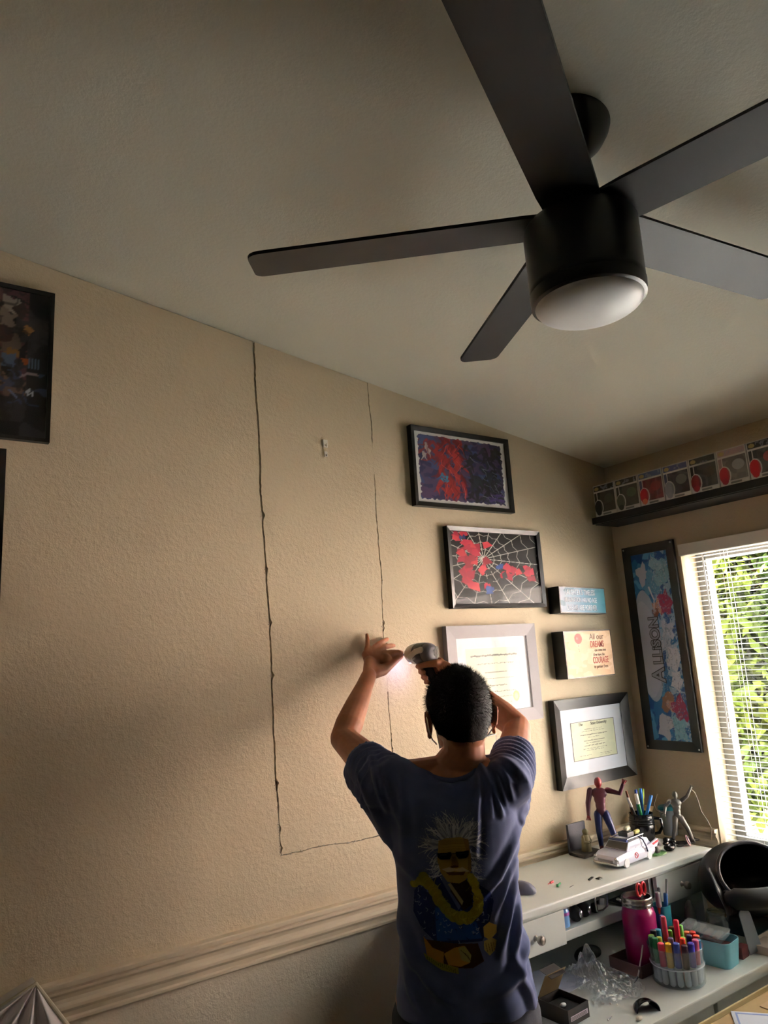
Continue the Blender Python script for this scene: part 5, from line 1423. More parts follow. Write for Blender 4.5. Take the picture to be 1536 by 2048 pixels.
for s in (-1, 1):
    b = B(); b.tube([(s * 0.032 + 0.024 * math.cos(2 * PI * k / 20), 0, 0.020 + 0.018 * math.sin(2 * PI * k / 20)) for k in range(21)], 0.0013, 6, caps=False); b.obj('lens_rim', BLACKF, t, True)
    b = B(); b.tube([(s * 0.056, 0, 0.024), (s * 0.05, 0.03, 0.006), (-s * 0.03, 0.032, 0.004)], 0.0012, 6); b.obj('temple', BLACKF, t, True)
b = B(); b.tube([(-0.008, 0, 0.024), (0, 0, 0.028), (0.008, 0, 0.024)], 0.0013, 6); b.obj('bridge', BLACKF, t, True)

# ---------------------------------------------------------------- pleated grey fabric pad at the lower left
t = thing('pleated_cushion', 'pale grey pleated cushion corner with cream piping, lower left', 'cushion', (0.10, 1.75, 0.60))
FAB = P('pale_grey_fabric', (226, 220, 220), 0.9, bump=0.3, bscale=600)
ap = np.array([0.192, 0.0, 0.540])      # corner apex, local
N = 160; M_ = 40
ang0, ang1 = math.radians(200), math.radians(304)
vv = []; 
for i in range(N):
    a = ang0 + (ang1 - ang0) * i / (N - 1)
    for j in range(M_):
        rr_ = 0.46 * j / (M_ - 1)
        fold = math.cos(i / (N - 1) * 2 * PI * 3.5)
        dep = -0.012 - 0.011 * fold * min(1, rr_ / 0.05) - 0.02 * math.sin(min(1, rr_ / 0.2) * PI / 2)
        vv.append((ap[0] + rr_ * math.cos(a), dep, ap[2] + rr_ * math.sin(a)))
ff = [(i * M_ + j, (i + 1) * M_ + j, (i + 1) * M_ + j + 1, i * M_ + j + 1) for i in range(N - 1) for j in range(M_ - 1)]
k0 = len(vv)
vv += [(p[0], 0.03, p[2]) for p in vv]
ff += [(f[0] + k0, f[3] + k0, f[2] + k0, f[1] + k0) for f in ff]
bd = [i * M_ + M_ - 1 for i in range(N)]
ff += [(bd[i], bd[i + 1], bd[i + 1] + k0, bd[i] + k0) for i in range(N - 1)]
for i in (0, N - 1): ff += [(i * M_ + j, i * M_ + j + 1, i * M_ + j + 1 + k0, i * M_ + j + k0) for j in range(M_ - 1)]
b = B(); b.add(vv, ff); me = b.mesh(); link('pleated_cover', me, FAB, t); me.shade_smooth()
for a in (ang0, ang1):
    b = B(); b.tube([(ap[0], -0.012, ap[2]), (ap[0] + 0.46 * math.cos(a), -0.03, ap[2] + 0.46 * math.sin(a))], 0.004, 8); b.obj('piping', P('cream_piping', (206, 196, 172), 0.8), t, True)
b = B(); b.box(-0.25, 0.45, -0.06, 0.06, 0.0, 0.598, 0.01); tag(b.obj('storage_chest', P('chest_grey', (150, 142, 134), 0.7), loc=(-0.05, 1.76, 0)), 'grey storage chest under the pleated cushion', 'chest')

# ================================================================== PERSON AND SCREWDRIVER
SKIN = bpy.data.materials.new('skin'); SKIN.use_nodes = True
nt = SKIN.node_tree; pb = nt.nodes['Principled BSDF']
pb.inputs['Roughness'].default_value = 0.5
pb.inputs['Specular IOR Level'].default_value = 0.35
pb.inputs['Subsurface Weight'].default_value = 0.12
pb.inputs['Subsurface Radius'].default_value = (0.012, 0.005, 0.003)
pb.inputs['Subsurface Scale'].default_value = 0.6
tc = nt.nodes.new('ShaderNodeTexCoord'); nn = nt.nodes.new('ShaderNodeTexNoise'); nn.inputs['Scale'].default_value = 22; nn.inputs['Detail'].default_value = 5
cr = nt.nodes.new('ShaderNodeValToRGB'); cr.color_ramp.elements[0].position = 0.3; cr.color_ramp.elements[1].position = 0.75
cr.color_ramp.elements[0].color = rgba((152, 98, 72)); cr.color_ramp.elements[1].color = rgba((176, 120, 90))
nt.links.new(tc.outputs['Object'], nn.inputs['Vector']); nt.links.new(nn.outputs['Fac'], cr.inputs[0]); nt.links.new(cr.outputs[0], pb.inputs['Base Color'])

ROOT = Vector((1.24, 1.57, 0.0))
AZ = math.radians(57)
FW = Vector((math.cos(AZ), math.sin(AZ), 0)); RT = Vector((math.sin(AZ), -math.cos(AZ), 0)); UP = Vector((0, 0, 1))
person = thing('person', 'man in slate blue printed t-shirt seen from behind, both arms raised to the wall', 'person', ROOT, rz=AZ - PI / 2)
Minv = np.array((Matrix.Translation(ROOT) @ Matrix.Rotation(AZ - PI / 2, 4, 'Z')).inverted())
def tolocal(co):
    return co @ Minv[:3, :3].T + Minv[:3, 3]
def LW(x, y, z):       # person-local to world
    return ROOT + RT * x + FW * y + UP * z

LS, LE, LWr = Vector((1.105, 1.659, 1.418)), Vector((1.125, 1.905, 1.510)), Vector((1.283, 1.995, 1.680))
RS, RE, RWr = Vector((1.365, 1.480, 1.405)), Vector((1.572, 1.645, 1.506)), Vector((1.497, 1.838, 1.668))
C7 = Vector((1.249, 1.575, 1.425)); HC = Vector((1.288, 1.567, 1.580))
ha = math.radians(65)
hf = Vector((math.cos(ha), math.sin(ha), 0.04)).normalized(); hr = hf.cross(UP).normalized(); hu_ = hr.cross(hf)
HM = Matrix((hr, hf, hu_)).transposed()
def hp(x, y, z): return HC + hr * x + hf * y + hu_ * z

bd = B()
# head
bd.ell(HC, (0.074, 0.094, 0.100), HM, 32, 22)
bd.ell(hp(0, 0.028, -0.055), (0.058, 0.064, 0.066), HM)
bd.ell(hp(0, 0.055, -0.098), (0.030, 0.030, 0.022), HM)
bd.ell(hp(0, -0.045, -0.045), (0.058, 0.048, 0.055), HM)
bd.tube([hp(0, 0.090, 0.012), hp(0, 0.108, -0.022), hp(0, 0.112, -0.034)], [0.007, 0.011, 0.014], 10)
for s in (-1, 1):
    bd.tube([hp(s * 0.012, 0.086, 0.022), hp(s * 0.034, 0.084, 0.026), hp(s * 0.052, 0.070, 0.020)], 0.010, 8)   # brow
    bd.ell(hp(s * 0.040, 0.066, -0.025), (0.022, 0.022, 0.018), HM)                                               # cheek
    # ear: helix rim, lobe and bowl
    e0 = hp(s * (0.086 if s > 0 else 0.078), -0.004, -0.026)
    ea = (hr * s * 0.75 - hf * 0.55).normalized()
    rimp = []
    for k in range(11):
        a = math.radians(-60 + 260 * k / 10)
        rimp.append(e0 + hu_ * (0.031 * math.sin(a)) + (ea * 0.85) * (0.008 + 0.013 * max(0, math.cos(a - math.radians(70)) * 0.5 + 0.5)) - hf * (0.014 * -math.cos(a)))
    bd.tube(rimp, 0.0048, 8)
    bd.ell(e0 + ea * 0.006, (0.006, 0.017, 0.028), HM)
    bd.ell(e0 + ea * 0.008 - hu_ * 0.030 + hf * 0.006, (0.006, 0.008, 0.010), HM)
# neck and trapezius
bd.tube([hp(0, -0.022, -0.05), hp(0, -0.030, -0.10), C7 + FW * 0.022 + UP * 0.0, C7 + FW * 0.03 - UP * 0.06], [0.056, 0.056, 0.060, 0.075], 18)
for sh_, sg in ((LS, -1), (RS, 1)):
    bd.tube([C7 + FW * 0.016 + UP * 0.012, (C7 + sh_) / 2 + UP * 0.006, sh_], [0.036, 0.042, 0.05], 14)
# torso and pelvis
for z, a_, b_ in ((1.36, 0.150, 0.085), (1.26, 0.145, 0.095), (1.14, 0.128, 0.090), (1.02, 0.132, 0.092), (0.92, 0.140, 0.095)):
    bd.ell(LW(0, 0.012, z), (a_, b_, 0.10), Matrix.Rotation(AZ - PI / 2, 3, 'Z'), 24, 14)
for s in (-1, 1):
    bd.tube([LW(s * 0.085, 0.012, 0.90), LW(s * 0.095, 0.018, 0.70), LW(s * 0.10, 0.025, 0.48), LW(s * 0.105, 0.0, 0.30), LW(s * 0.108, -0.02, 0.085)], [0.088, 0.075, 0.054, 0.055, 0.036], 18)
    bd.tube([LW(s * 0.108, -0.03, 0.052), LW(s * 0.115, 0.12, 0.034)], [0.038, 0.032], 14)
# arms
def arm(S_, E_, W_):
    u_ = (E_ - S_); f_ = (W_ - E_)
    bd.tube([S_, S_ + u_ * 0.35, S_ + u_ * 0.75, E_], [0.054, 0.051, 0.043, 0.0385], 18)
    bd.tube([E_, E_ + f_ * 0.22, E_ + f_ * 0.5, E_ + f_ * 0.8, W_], [0.0385, 0.0415, 0.036, 0.0275, 0.0245], 18)
arm(LS, LE, LWr); arm(RS, RE, RWr)
# left hand: palm by the wall, little finger up, ring and middle spread, index and thumb steadying the bit
lp = Vector((1.322, 2.038, 1.715))
bd.tube([LWr, (LWr + lp) / 2, lp], [0.025, 0.028, 0.030], 14, flat=0.72, ref=(0.5, 0.1, -0.7))
kn = dict(little=Vector((1.316, 2.060, 1.748)), ring=Vector((1.335, 2.062, 1.756)), middle=Vector((1.354, 2.060, 1.754)), index=Vector((1.370, 2.052, 1.744)))
bd.tube([kn['little'], kn['ring'], kn['middle'], kn['index']], 0.0125, 12)
for k in kn.values(): bd.tube([lp - Vector((0.006, 0.006, 0.012)), (lp + k) / 2, k], [0.02, 0.0165, 0.012], 10)
bd.tube([kn['little'], Vector((1.333, 2.070, 1.776)), Vector((1.341, 2.081, 1.797)), Vector((1.344, 2.087, 1.812))], [0.0095, 0.0082, 0.0075, 0.0062], 10)
bd.tube([kn['ring'], Vector((1.372, 2.064, 1.779)), Vector((1.405, 2.076, 1.790)), Vector((1.425, 2.087, 1.795))], [0.0105, 0.0092, 0.0082, 0.007], 10)
bd.tube([kn['middle'], Vector((1.392, 2.058, 1.768)), Vector((1.430, 2.072, 1.772)), Vector((1.450, 2.086, 1.772))], [0.011, 0.0098, 0.0086, 0.0072], 10)
bd.tube([kn['index'], Vector((1.408, 2.042, 1.749)), Vector((1.440, 2.046, 1.749)), Vector((1.462, 2.058, 1.747))], [0.011, 0.0098, 0.0086, 0.007], 10)
bd.ell(Vector((1.402, 2.042, 1.733)), (0.022, 0.010, 0.018))
bd.ell(Vector((1.378, 2.036, 1.722)), (0.026, 0.014, 0.026))
bd.tube([Vector((1.318, 2.012, 1.690)), Vector((1.356, 2.020, 1.694)), Vector((1.400, 2.030, 1.714)), Vector((1.435, 2.044, 1.728)), Vector((1.457, 2.056, 1.733))], [0.022, 0.019, 0.0135, 0.0105, 0.0078], 12)
# right hand closed round the grip
rp = Vector((1.500, 1.886, 1.686))
bd.tube([RWr, (RWr + rp) / 2 + Vector((0.003, 0, 0)), rp], [0.0245, 0.0275, 0.029], 14, flat=0.78, ref=(0, 0.2, 1))
bd.ell(Vector((1.503, 1.906, 1.688)), (0.018, 0.026, 0.036), None, 16, 12)
for k, z in enumerate((1.702, 1.684, 1.666, 1.650)):
    rd = (0.0096, 0.0098, 0.0093, 0.0082)[k]
    y0 = 1.928 - k * 0.0085; x0 = 0.003 + k * 0.003
    bd.tube([(1.504 + x0, y0 - 0.018, z), (1.508 + x0, y0 + 0.010, z + 0.002), (1.494 + x0, y0 + 0.036, z), (1.470 + x0, y0 + 0.042, z - 0.002), (1.447 + x0, y0 + 0.028, z - 0.003), (1.443 + x0, y0 + 0.006, z - 0.004)], [rd * 1.15, rd * 1.1, rd, rd, rd * 0.92, rd * 0.8], 10)
bd.tube([(1.494, 1.886, 1.702), (1.468, 1.884, 1.706), (1.446, 1.898, 1.704), (1.438, 1.924, 1.700), (1.440, 1.944, 1.698)], [0.016, 0.013, 0.0105, 0.0095, 0.0078], 10)
me, co = remesh(bd, 0.0034, 4)
setco(me, tolocal(co))
body = link('body', me, SKIN, person)

# eyes
for s in (-1, 1):
    b = B(); b.ell(hp(s * 0.033, 0.078, 0.004), (0.0115, 0.0115, 0.0105)); e = b.mesh('eye'); 
    for v in e.vertices: v.co = Vector(tolocal(np.array(v.co)))
    o = link('eye', e, mat('eye_white', (230, 226, 220), 0.2, var=0), person); e.shade_smooth()
    b = B(); b.ell(hp(s * 0.033, 0.0865, 0.004), (0.0055, 0.0045, 0.0055)); e = b.mesh('iris')
    for v in e.vertices: v.co = Vector(tolocal(np.array(v.co)))
    link('iris', e, mat('iris_brown', (50, 32, 24), 0.2, var=0), o)

# hair: short cap with thousands of fine clipped strands
hb = B(); vv = []; ids = {}
NU, NV = 72, 44
def hair_r(d):   # d in head axes: offset of hair over skull, none outside the hairline
    x, y, z = d
    hl = -0.62 + 0.75 * max(0, y) + 0.95 * max(0, y) ** 2 + (0.25 * (1 - min(1, abs(abs(x) - 0.95) / 0.25)) if y > -0.25 else 0)
    return z - hl
pts = {}
r = np.random.default_rng(5)
grid = []
for i in range(NV + 1):
    ph = PI * i / NV
    for k in range(NU):
        th = 2 * PI * k / NU
        d = (math.sin(ph) * math.cos(th), math.sin(ph) * math.sin(th), math.cos(ph))
        m = hair_r(d)
        t_ = max(0, min(1, m / 0.35))
        thick = (0.0015 + 0.011 * t_) * (1 - 0.6 * max(0, 0.3 - d[2]) * abs(d[0])) + 0.003 * max(0, d[2])
        # follow both skull and nape bulge
        p1 = Vector((d[0] * 0.074, d[1] * 0.094, d[2] * 0.100))
        L1 = p1.length
        dv = Vector(d).normalized()
        q_ = Vector((0, -0.045, -0.045)); rr2 = Vector((0.058, 0.048, 0.055))
        # ray from centre to nape ellipsoid
        A = sum((dv[j] / rr2[j]) ** 2 for j in range(3)); Bq = -2 * sum(dv[j] * q_[j] / rr2[j] ** 2 for j in range(3)); Cq = sum((q_[j] / rr2[j]) ** 2 for j in range(3)) - 1
        disc = Bq * Bq - 4 * A * Cq
        L2 = (-Bq + math.sqrt(disc)) / (2 * A) if disc > 0 else 0
        Lr = max(L1, L2) + thick + r.normal(0, 0.0007)
        grid.append((hp(*(dv * Lr)), m, dv))
for g in grid: vv.append(g[0])
ff = []
for i in range(NV):
    for k in range(NU):
        ix = (i * NU + k, i * NU + (k + 1) % NU, (i + 1) * NU + (k + 1) % NU, (i + 1) * NU + k)
        if min(grid[j][1] for j in ix) > 0: ff.append(ix)
HAIR = mat('black_hair', (9, 8, 8), 0.7, var=0.2, vscale=300, spec=0.1)
# strands
sv = []; sf = []
good = [g for g in grid if g[1] > 0.02]
for k in range(9000):
    g = good[r.integers(len(good))]
    dv = g[2] + Vector(r.normal(0, 0.06, 3)); dv.normalize()
    base = g[0] - HM @ dv * 0.004 + Vector(r.normal(0, 0.0022, 3))
    ln = 0.006 + 0.010 * min(1, g[1] / 0.6)
    flow = (HM @ dv + Vector(r.normal(0, 0.35, 3)) + UP * (-0.55 if g[2].z < 0.6 else 0) + hf * (0.5 if g[2].z > 0.6 else 0.0)).normalized()
    sd = flow.cross(Vector(r.normal(0, 1, 3))).normalized() * 0.00045
    n0 = len(sv)
    sv += [base - sd, base + sd, base + flow * ln]
    sf.append((n0, n0 + 1, n0 + 2))
n0 = len(vv)
b = B(); b.add(vv, ff); b.add(sv, sf)
me = bpy.data.meshes.new('hair'); me.from_pydata([tuple(tolocal(np.array(p))) for p in b.v], [], b.f); me.update()
bmx = bmesh.new(); bmx.from_mesh(me); bmesh.ops.delete(bmx, geom=[v_ for v_ in bmx.verts if not v_.link_faces], context='VERTS'); bmx.to_mesh(me); bmx.free(); me.shade_smooth()
link('hair', me, HAIR, person)['kind'] = 'stuff'
# face mask with ear loops
mk_ = B()
gu, gv = 22, 14
mv = []
for j in range(gv + 1):
    for i in range(gu + 1):
        a = math.radians(-74 + 148 * i / gu); z = 0.004 - 0.098 * j / gv - (0.010 * math.cos(a) if j == gv else 0)
        bulge = 0.106 + 0.012 * math.exp(-(a / 0.5) ** 2) * math.sin(PI * j / gv) - 0.022 * (j / gv) ** 2
        mv.append(hp((0.064 + 0.006) * math.sin(a) * (1 - 0.2 * j / gv), bulge * math.cos(a) * 1.0 + 0.004, z))
mf = [(j * (gu + 1) + i, j * (gu + 1) + i + 1, (j + 1) * (gu + 1) + i + 1, (j + 1) * (gu + 1) + i) for j in range(gv) for i in range(gu)]
me = bpy.data.meshes.new('face_mask'); me.from_pydata([tuple(tolocal(np.array(p))) for p in mv], [], mf); me.update(); me.shade_smooth()
MASKM = mat('mask_fabric', (206, 214, 222), 0.85)
fm = link('face_mask', me, MASKM, person); so = fm.modifiers.new('s', 'SOLIDIFY'); so.thickness = 0.0015
for s in (-1, 1):
    b = B(); pts_ = [hp(s * 0.070, 0.030, -0.005), hp(s * 0.083, 0.006, 0.004), hp(s * 0.092, -0.012, -0.010), hp(s * 0.090, -0.020, -0.040), hp(s * 0.078, 0.0, -0.066), hp(s * 0.060, 0.030, -0.085)]
    b.tube([Vector(tolocal(np.array(p))) for p in pts_], 0.0017, 6); b.obj('ear_loop', MASKM, fm, True)

# ---- trousers and shoes
b = B()
b.ell(LW(0, 0.012, 0.86), (0.150, 0.110, 0.12), Matrix.Rotation(AZ - PI / 2, 3, 'Z'), 28, 14)
for s in (-1, 1):
    b.tube([LW(s * 0.085, 0.012, 0.86), LW(s * 0.095, 0.018, 0.70), LW(s * 0.102, 0.022, 0.48), LW(s * 0.108, 0.0, 0.28), LW(s * 0.11, -0.02, 0.07)], [0.100, 0.090, 0.070, 0.066, 0.064], 20)
me, co = remesh(b, 0.007, 4); loc_ = tolocal(co)
loc_[:, 1] += 0.004 * np.sin(loc_[:, 2] * 70 + loc_[:, 0] * 20)
setco(me, loc_); link('trousers', me, mat('navy_denim', (38, 42, 58), 0.8, bump=0.4, bscale=700, var=0.15), person)
b = B(); b.tube([Vector((0.153 * math.cos(2 * PI * k / 40), 0.012 + 0.113 * math.sin(2 * PI * k / 40), 0.885)) for k in range(41)], 0.016, 8, flat=0.25, ref=(0, 0, 1), caps=False); b.obj('belt', mat('belt_leather', (34, 26, 22), 0.5), person, True)
for s in (-1, 1):
    b = B(); b.tube([LW(s * 0.108, -0.045, 0.05), LW(s * 0.112, 0.06, 0.048), LW(s * 0.118, 0.15, 0.034)], [0.048, 0.048, 0.038], 18, ref=(0, 0, 1))
    me, co = remesh(b, 0.006, 3); co[:, 2] = np.maximum(co[:, 2], 0.001); setco(me, tolocal(co)); link('shoe', me, mat('shoe_grey', (70, 70, 74), 0.6), person)

# ---- t-shirt
sb = B()
def ring_loft(rows, n=44):
    vv = []
    for x, y, z, a_, b_ in rows:
        for k in range(n):
            th = 2 * PI * k / n
            c_, s_ = math.cos(th), math.sin(th)
            e = 2.35
            cx_ = math.copysign(abs(c_) ** (2 / e), c_); sy_ = math.copysign(abs(s_) ** (2 / e), s_)
            vv.append(LW(x + a_ * cx_, y + b_ * sy_, z))
    m = len(rows)
    ff = [(i * n + k, i * n + (k + 1) % n, (i + 1) * n + (k + 1) % n, (i + 1) * n + k) for i in range(m - 1) for k in range(n)]
    ff += [tuple(range(n)), tuple((m - 1) * n + k for k in range(n))]
    sb.add(vv, ff)
ring_loft([(0.003, 0.010, 0.888, 0.176, 0.128), (0.003, 0.010, 0.915, 0.174, 0.126), (0.004, 0.010, 0.965, 0.167, 0.122), (0.004, 0.010, 1.02, 0.160, 0.118), (0.003, 0.010, 1.08, 0.156, 0.114), (0.002, 0.010, 1.14, 0.154, 0.114), (0.004, 0.010, 1.20, 0.156, 0.118), (0.004, 0.010, 1.26, 0.164, 0.120), (0.002, 0.008, 1.32, 0.172, 0.116), (0.0, 0.008, 1.37, 0.165, 0.104), (-0.002, 0.008, 1.400, 0.120, 0.090), (-0.002, 0.008, 1.414, 0.095, 0.078)])
def sleeve(S_, E_, inner, frac, r0, r1, drop):
    u_ = E_ - S_
    e = S_ + u_ * frac
    sb.tube([inner, S_, S_ + u_ * frac * 0.5 - UP * drop * 0.5, e - UP * 0.003], [0.085, r0, (r0 + r1) / 2, r1], 24, caps=False)
sleeve(LS, LE, LW(-0.06, 0.0, 1.36), 0.50, 0.070, 0.056, 0.012)
sleeve(RS, RE, LW(0.07, 0.0, 1.36), 0.50, 0.070, 0.056, 0.012)
for sh_, s in ((LS, -1), (RS, 1)):
    sb.tube([LW(s * 0.090, 0.010, 1.424), sh_ + UP * 0.006], [0.040, 0.060], 20)
# cloth hanging from the raised left arm to the flank
for (p0, p1, ra, rb) in ((LW(-0.150, 0.02, 1.345), LW(-0.225, 0.115, 1.425), 0.060, 0.052), (LW(-0.140, 0.012, 1.29), LW(-0.195, 0.06, 1.375), 0.046, 0.046), (LW(0.145, 0.012, 1.33), LW(0.175, 0.08, 1.40), 0.058, 0.055)):
    sb.tube([p0, p1], [ra, rb], 16)
sme, co = remesh(sb, 0.0042, 10, 0.55)
L3 = tolocal(co)
# cloth folds: ridges along polylines seen on the back (local x, z), pressed out or in along the surface
FOLDS = [
 ([(0.079, 1.456), (0.054, 1.352), (0.038, 1.239)], 0.0045, 0.007), ([(0.081, 1.454), (0.096, 1.402), (0.089, 1.327)], 0.0055, 0.006),
 ([(0.099, 1.443), (0.106, 1.384), (0.119, 1.325)], 0.006, 0.006), ([(0.106, 1.449), (0.121, 1.412), (0.131, 1.347)], 0.006, 0.006), ([(0.112, 1.452), (0.140, 1.405), (0.150, 1.36)], 0.005, 0.006),
 ([(0.119, 1.454), (0.157, 1.398)], 0.005, 0.006),
 ([(0.175, 1.300), (0.094, 1.19), (0.03, 1.15)], 0.007, 0.010), ([(0.165, 1.254), (0.103, 1.156), (0.068, 1.104)], 0.007, 0.009), ([(0.155, 1.21), (0.117, 1.111), (0.078, 1.016)], 0.007, 0.009),
 ([(0.15, 1.15), (0.135, 1.06), (0.105, 0.96)], 0.006, 0.009),
 ([(-0.102, 0.98), (-0.069, 0.952), (-0.024, 0.933)], 0.008, 0.012), ([(-0.23, 1.441), (-0.209, 1.369), (-0.177, 1.299)], 0.006, 0.008), ([(-0.202, 1.486), (-0.183, 1.402), (-0.162, 1.343)], 0.006, 0.008),
 ([(-0.175, 1.46), (-0.155, 1.38), (-0.135, 1.32)], 0.005, 0.008), ([(-0.133, 1.435), (-0.128, 1.33), (-0.135, 1.229)], 0.004, 0.009), ([(-0.159, 1.108), (-0.124, 1.008), (-0.045, 0.955)], 0.008, 0.012), ([(0.165, 1.033), (0.121, 0.971), (0.024, 0.935)], 0.008, 0.012),
 ([(-0.16, 1.25), (-0.10, 1.20), (-0.05, 1.185)], 0.004, 0.010), ([(-0.05, 1.43), (0.0, 1.40), (0.05, 1.43)], 0.003, 0.007), ([(-0.155, 1.03), (-0.13, 0.95), (-0.10, 0.90)], 0.006, 0.012), ([(0.12, 1.0), (0.15, 0.93), (0.16, 0.88)], 0.006, 0.010)]
def nrm_of(me_):
    nn_ = np.empty(len(me_.vertices) * 3, np.float32); me_.vertices.foreach_get('normal', nn_); return nn_.reshape(-1, 3).astype(float)
setco(sme, L3); NN = nrm_of(sme)
disp = np.zeros(len(L3))
back = np.clip(-NN[:, 1] * 2.0 + 0.5, 0, 1) * (L3[:, 1] < 0.10)
for pl_, amp, wd in FOLDS:
    best = np.full(len(L3), 9.0); tpar = np.zeros(len(L3)); n_ = len(pl_) - 1
    for i in range(n_):
        (x1, z1), (x2, z2) = pl_[i], pl_[i + 1]
        dx, dz = x2 - x1, z2 - z1
        t_ = np.clip(((L3[:, 0] - x1) * dx + (L3[:, 2] - z1) * dz) / (dx * dx + dz * dz), 0, 1)
        dd = np.hypot(L3[:, 0] - x1 - t_ * dx, L3[:, 2] - z1 - t_ * dz)
        m = dd < best; best[m] = dd[m]; tpar[m] = (i + t_[m]) / n_
    fade = np.sin(np.clip(tpar * 0.92 + 0.08, 0, 1) * PI) ** 0.6
    disp += back * fade * amp * 1.7 * (np.exp(-(best / wd) ** 2) - 0.45 * np.exp(-((best - 2.0 * wd) / (wd * 1.1)) ** 2))
# rings of gathered cloth round the sleeves
for S_, E_, k0 in ((LS, LE, 0.0), (RS, RE, 1.0)):
    s0 = np.array(tolocal(np.array(S_))); e0 = np.array(tolocal(np.array(E_))); ax_ = (e0 - s0); ln_ = np.linalg.norm(ax_); ax_ /= ln_
    rel = L3 - s0; al = rel @ ax_; rad = np.linalg.norm(rel - al[:, None] * ax_, axis=1)
    m = np.clip((al + 0.01) / 0.03, 0, 1) * (al < 0.22) * (rad < 0.10)
    ang = np.arctan2(rel[:, 2], rel[:, 0])
    disp += m * 0.0035 * np.sin(al * 260 + 2.2 * np.sin(ang * 2 + k0) + k0 * 2)
# broad drape and hem waves
disp += 0.004 * np.sin(L3[:, 0] * 55 + 3 * np.sin(L3[:, 2] * 9)) * np.clip((1.05 - L3[:, 2]) / 0.15, 0, 1)
L3 = L3 + NN * disp[:, None]
hemz = 0.872 + 0.006 * np.sin(L3[:, 0] * 28 + 0.8) + np.clip(L3[:, 0] + 0.05, 0, 1) * -0.03
low = L3[:, 2] < hemz + 0.01
setco(sme, L3)
SHIRT = bpy.data.materials.new('slate_jersey'); SHIRT.use_nodes = True
nt = SHIRT.node_tree; pb = nt.nodes['Principled BSDF']; pb.inputs['Roughness'].default_value = 0.9; pb.inputs['Specular IOR Level'].default_value = 0.15
pb.inputs['Sheen Weight'].default_value = 0.15
tc = nt.nodes.new('ShaderNodeTexCoord'); nn = nt.nodes.new('ShaderNodeTexNoise'); nn.inputs['Scale'].default_value = 14; nn.inputs['Detail'].default_value = 6
cr = nt.nodes.new('ShaderNodeValToRGB'); cr.color_ramp.elements[0].position = 0.25; cr.color_ramp.elements[1].position = 0.8
cr.color_ramp.elements[0].color = rgba((80, 89, 124)); cr.color_ramp.elements[1].color = rgba((96, 105, 142))
nt.links.new(tc.outputs['Object'], nn.inputs['Vector']); nt.links.new(nn.outputs['Fac'], cr.inputs[0]); nt.links.new(cr.outputs[0], pb.inputs['Base Color'])
n2 = nt.nodes.new('ShaderNodeTexNoise'); n2.inputs['Scale'].default_value = 900; bp = nt.nodes.new('ShaderNodeBump'); bp.inputs['Strength'].default_value = 0.2; bp.inputs['Distance'].default_value = 0.001
nt.links.new(tc.outputs['Object'], n2.inputs['Vector']); nt.links.new(n2.outputs['Fac'], bp.inputs['Height']); nt.links.new(bp.outputs['Normal'], pb.inputs['Normal'])
shirt = link('t_shirt', sme, SHIRT, person)
# ribbed collar
colr = []
for k in range(41):
    a = 2 * PI * k / 40
    colr.append(Vector((0.004 + 0.080 * math.cos(a), 0.014 + 0.074 * math.sin(a), 1.418 + 0.026 * math.cos(a) ** 2 - 0.02 * max(0, math.sin(a)))))
b = B(); b.tube(colr, 0.008, 10, flat=0.5, ref=(0, 0, 1), caps=False); b.obj('collar', SHIRT, shirt, True)

# ---- the back print: wild-haired man in dark glasses with a yellow garland (canvas units follow the print)
cv = Cv(740, 1230, 250, (60, 64, 84))
ox, oy = -220, -420
def T(pts): return [(x + ox, y + oy) for x, y in pts]
G1, G2, G3 = (206, 208, 216), (176, 180, 192), (132, 136, 152)
r = np.random.default_rng(3)
# hair: curved locks fanning out from the forehead
for k in range(230):
    a = math.radians(r.uniform(-205, 25)); x0 = 615 + 130 * math.cos(a) * r.uniform(0.75, 1.0); y0 = 700 + 90 * math.sin(a) * r.uniform(0.6, 1.0)
    if math.sin(a) > 0.1: y0 = r.uniform(720, 900)
    ln = r.uniform(110, 265) * (1.0 if math.sin(a) < 0.1 else 0.7); bend = r.uniform(-0.9, 0.9)
    p = [(x0, y0)]; aa = a
    for s in range(6):
        p.append((p[-1][0] + ln / 6 * math.cos(aa), p[-1][1] + ln / 6 * math.sin(aa) * 0.95)); aa += bend / 6 * 2
    cv.line(T(p), 15, (G1, G2, G3)[k % 3], 0.9, 2)
for s in (-1, 1):
    for k in range(34):
        x0 = 615 + s * r.uniform(120, 170); y0 = r.uniform(760, 960); p = [(x0, y0)]; aa = math.radians(90 - s * r.uniform(10, 80))
        for q in range(5):
            p.append((p[-1][0] + 26 * math.cos(aa), p[-1][1] + 20 * math.sin(aa))); aa += r.uniform(-0.5, 0.5)
        cv.line(T(p), 11, (G1, G2, G3)[k % 3], 0.9, 3)
# blue floral shirt
cv.poly(T([(330, 960), (480, 930), (620, 1180), (760, 980), (900, 1060), (930, 1150), (860, 1330), (800, 1420), (420, 1420), (300, 1320), (240, 1200), (260, 1040)]), (38, 52, 104))
cv.poly(T([(420, 1160), (520, 1160), (760, 1280), (800, 1400), (420, 1400)]), (36, 78, 150))
for k in range(120):
    x, y = r.uniform(250, 920), r.uniform(980, 1410)
    if abs(x - 600) < 130 and y < 1180: continue
    a = r.uniform(0, PI); l_ = r.uniform(10, 26)
    cv.line(T([(x, y), (x + l_ * math.cos(a), y + l_ * math.sin(a)), (x + l_ * 1.4 * math.cos(a + 0.8), y + l_ * 1.4 * math.sin(a + 0.8))]), 5, (150, 168, 204) if k % 3 else (26, 32, 66), 0.85, 2)
cv.poly(T([(560, 960), (740, 960), (740, 1150), (660, 1190), (560, 1040)]), (66, 48, 40))
cv.poly(T([(540, 985), (565, 975), (665, 1120), (650, 1150)]), (176, 160, 120))
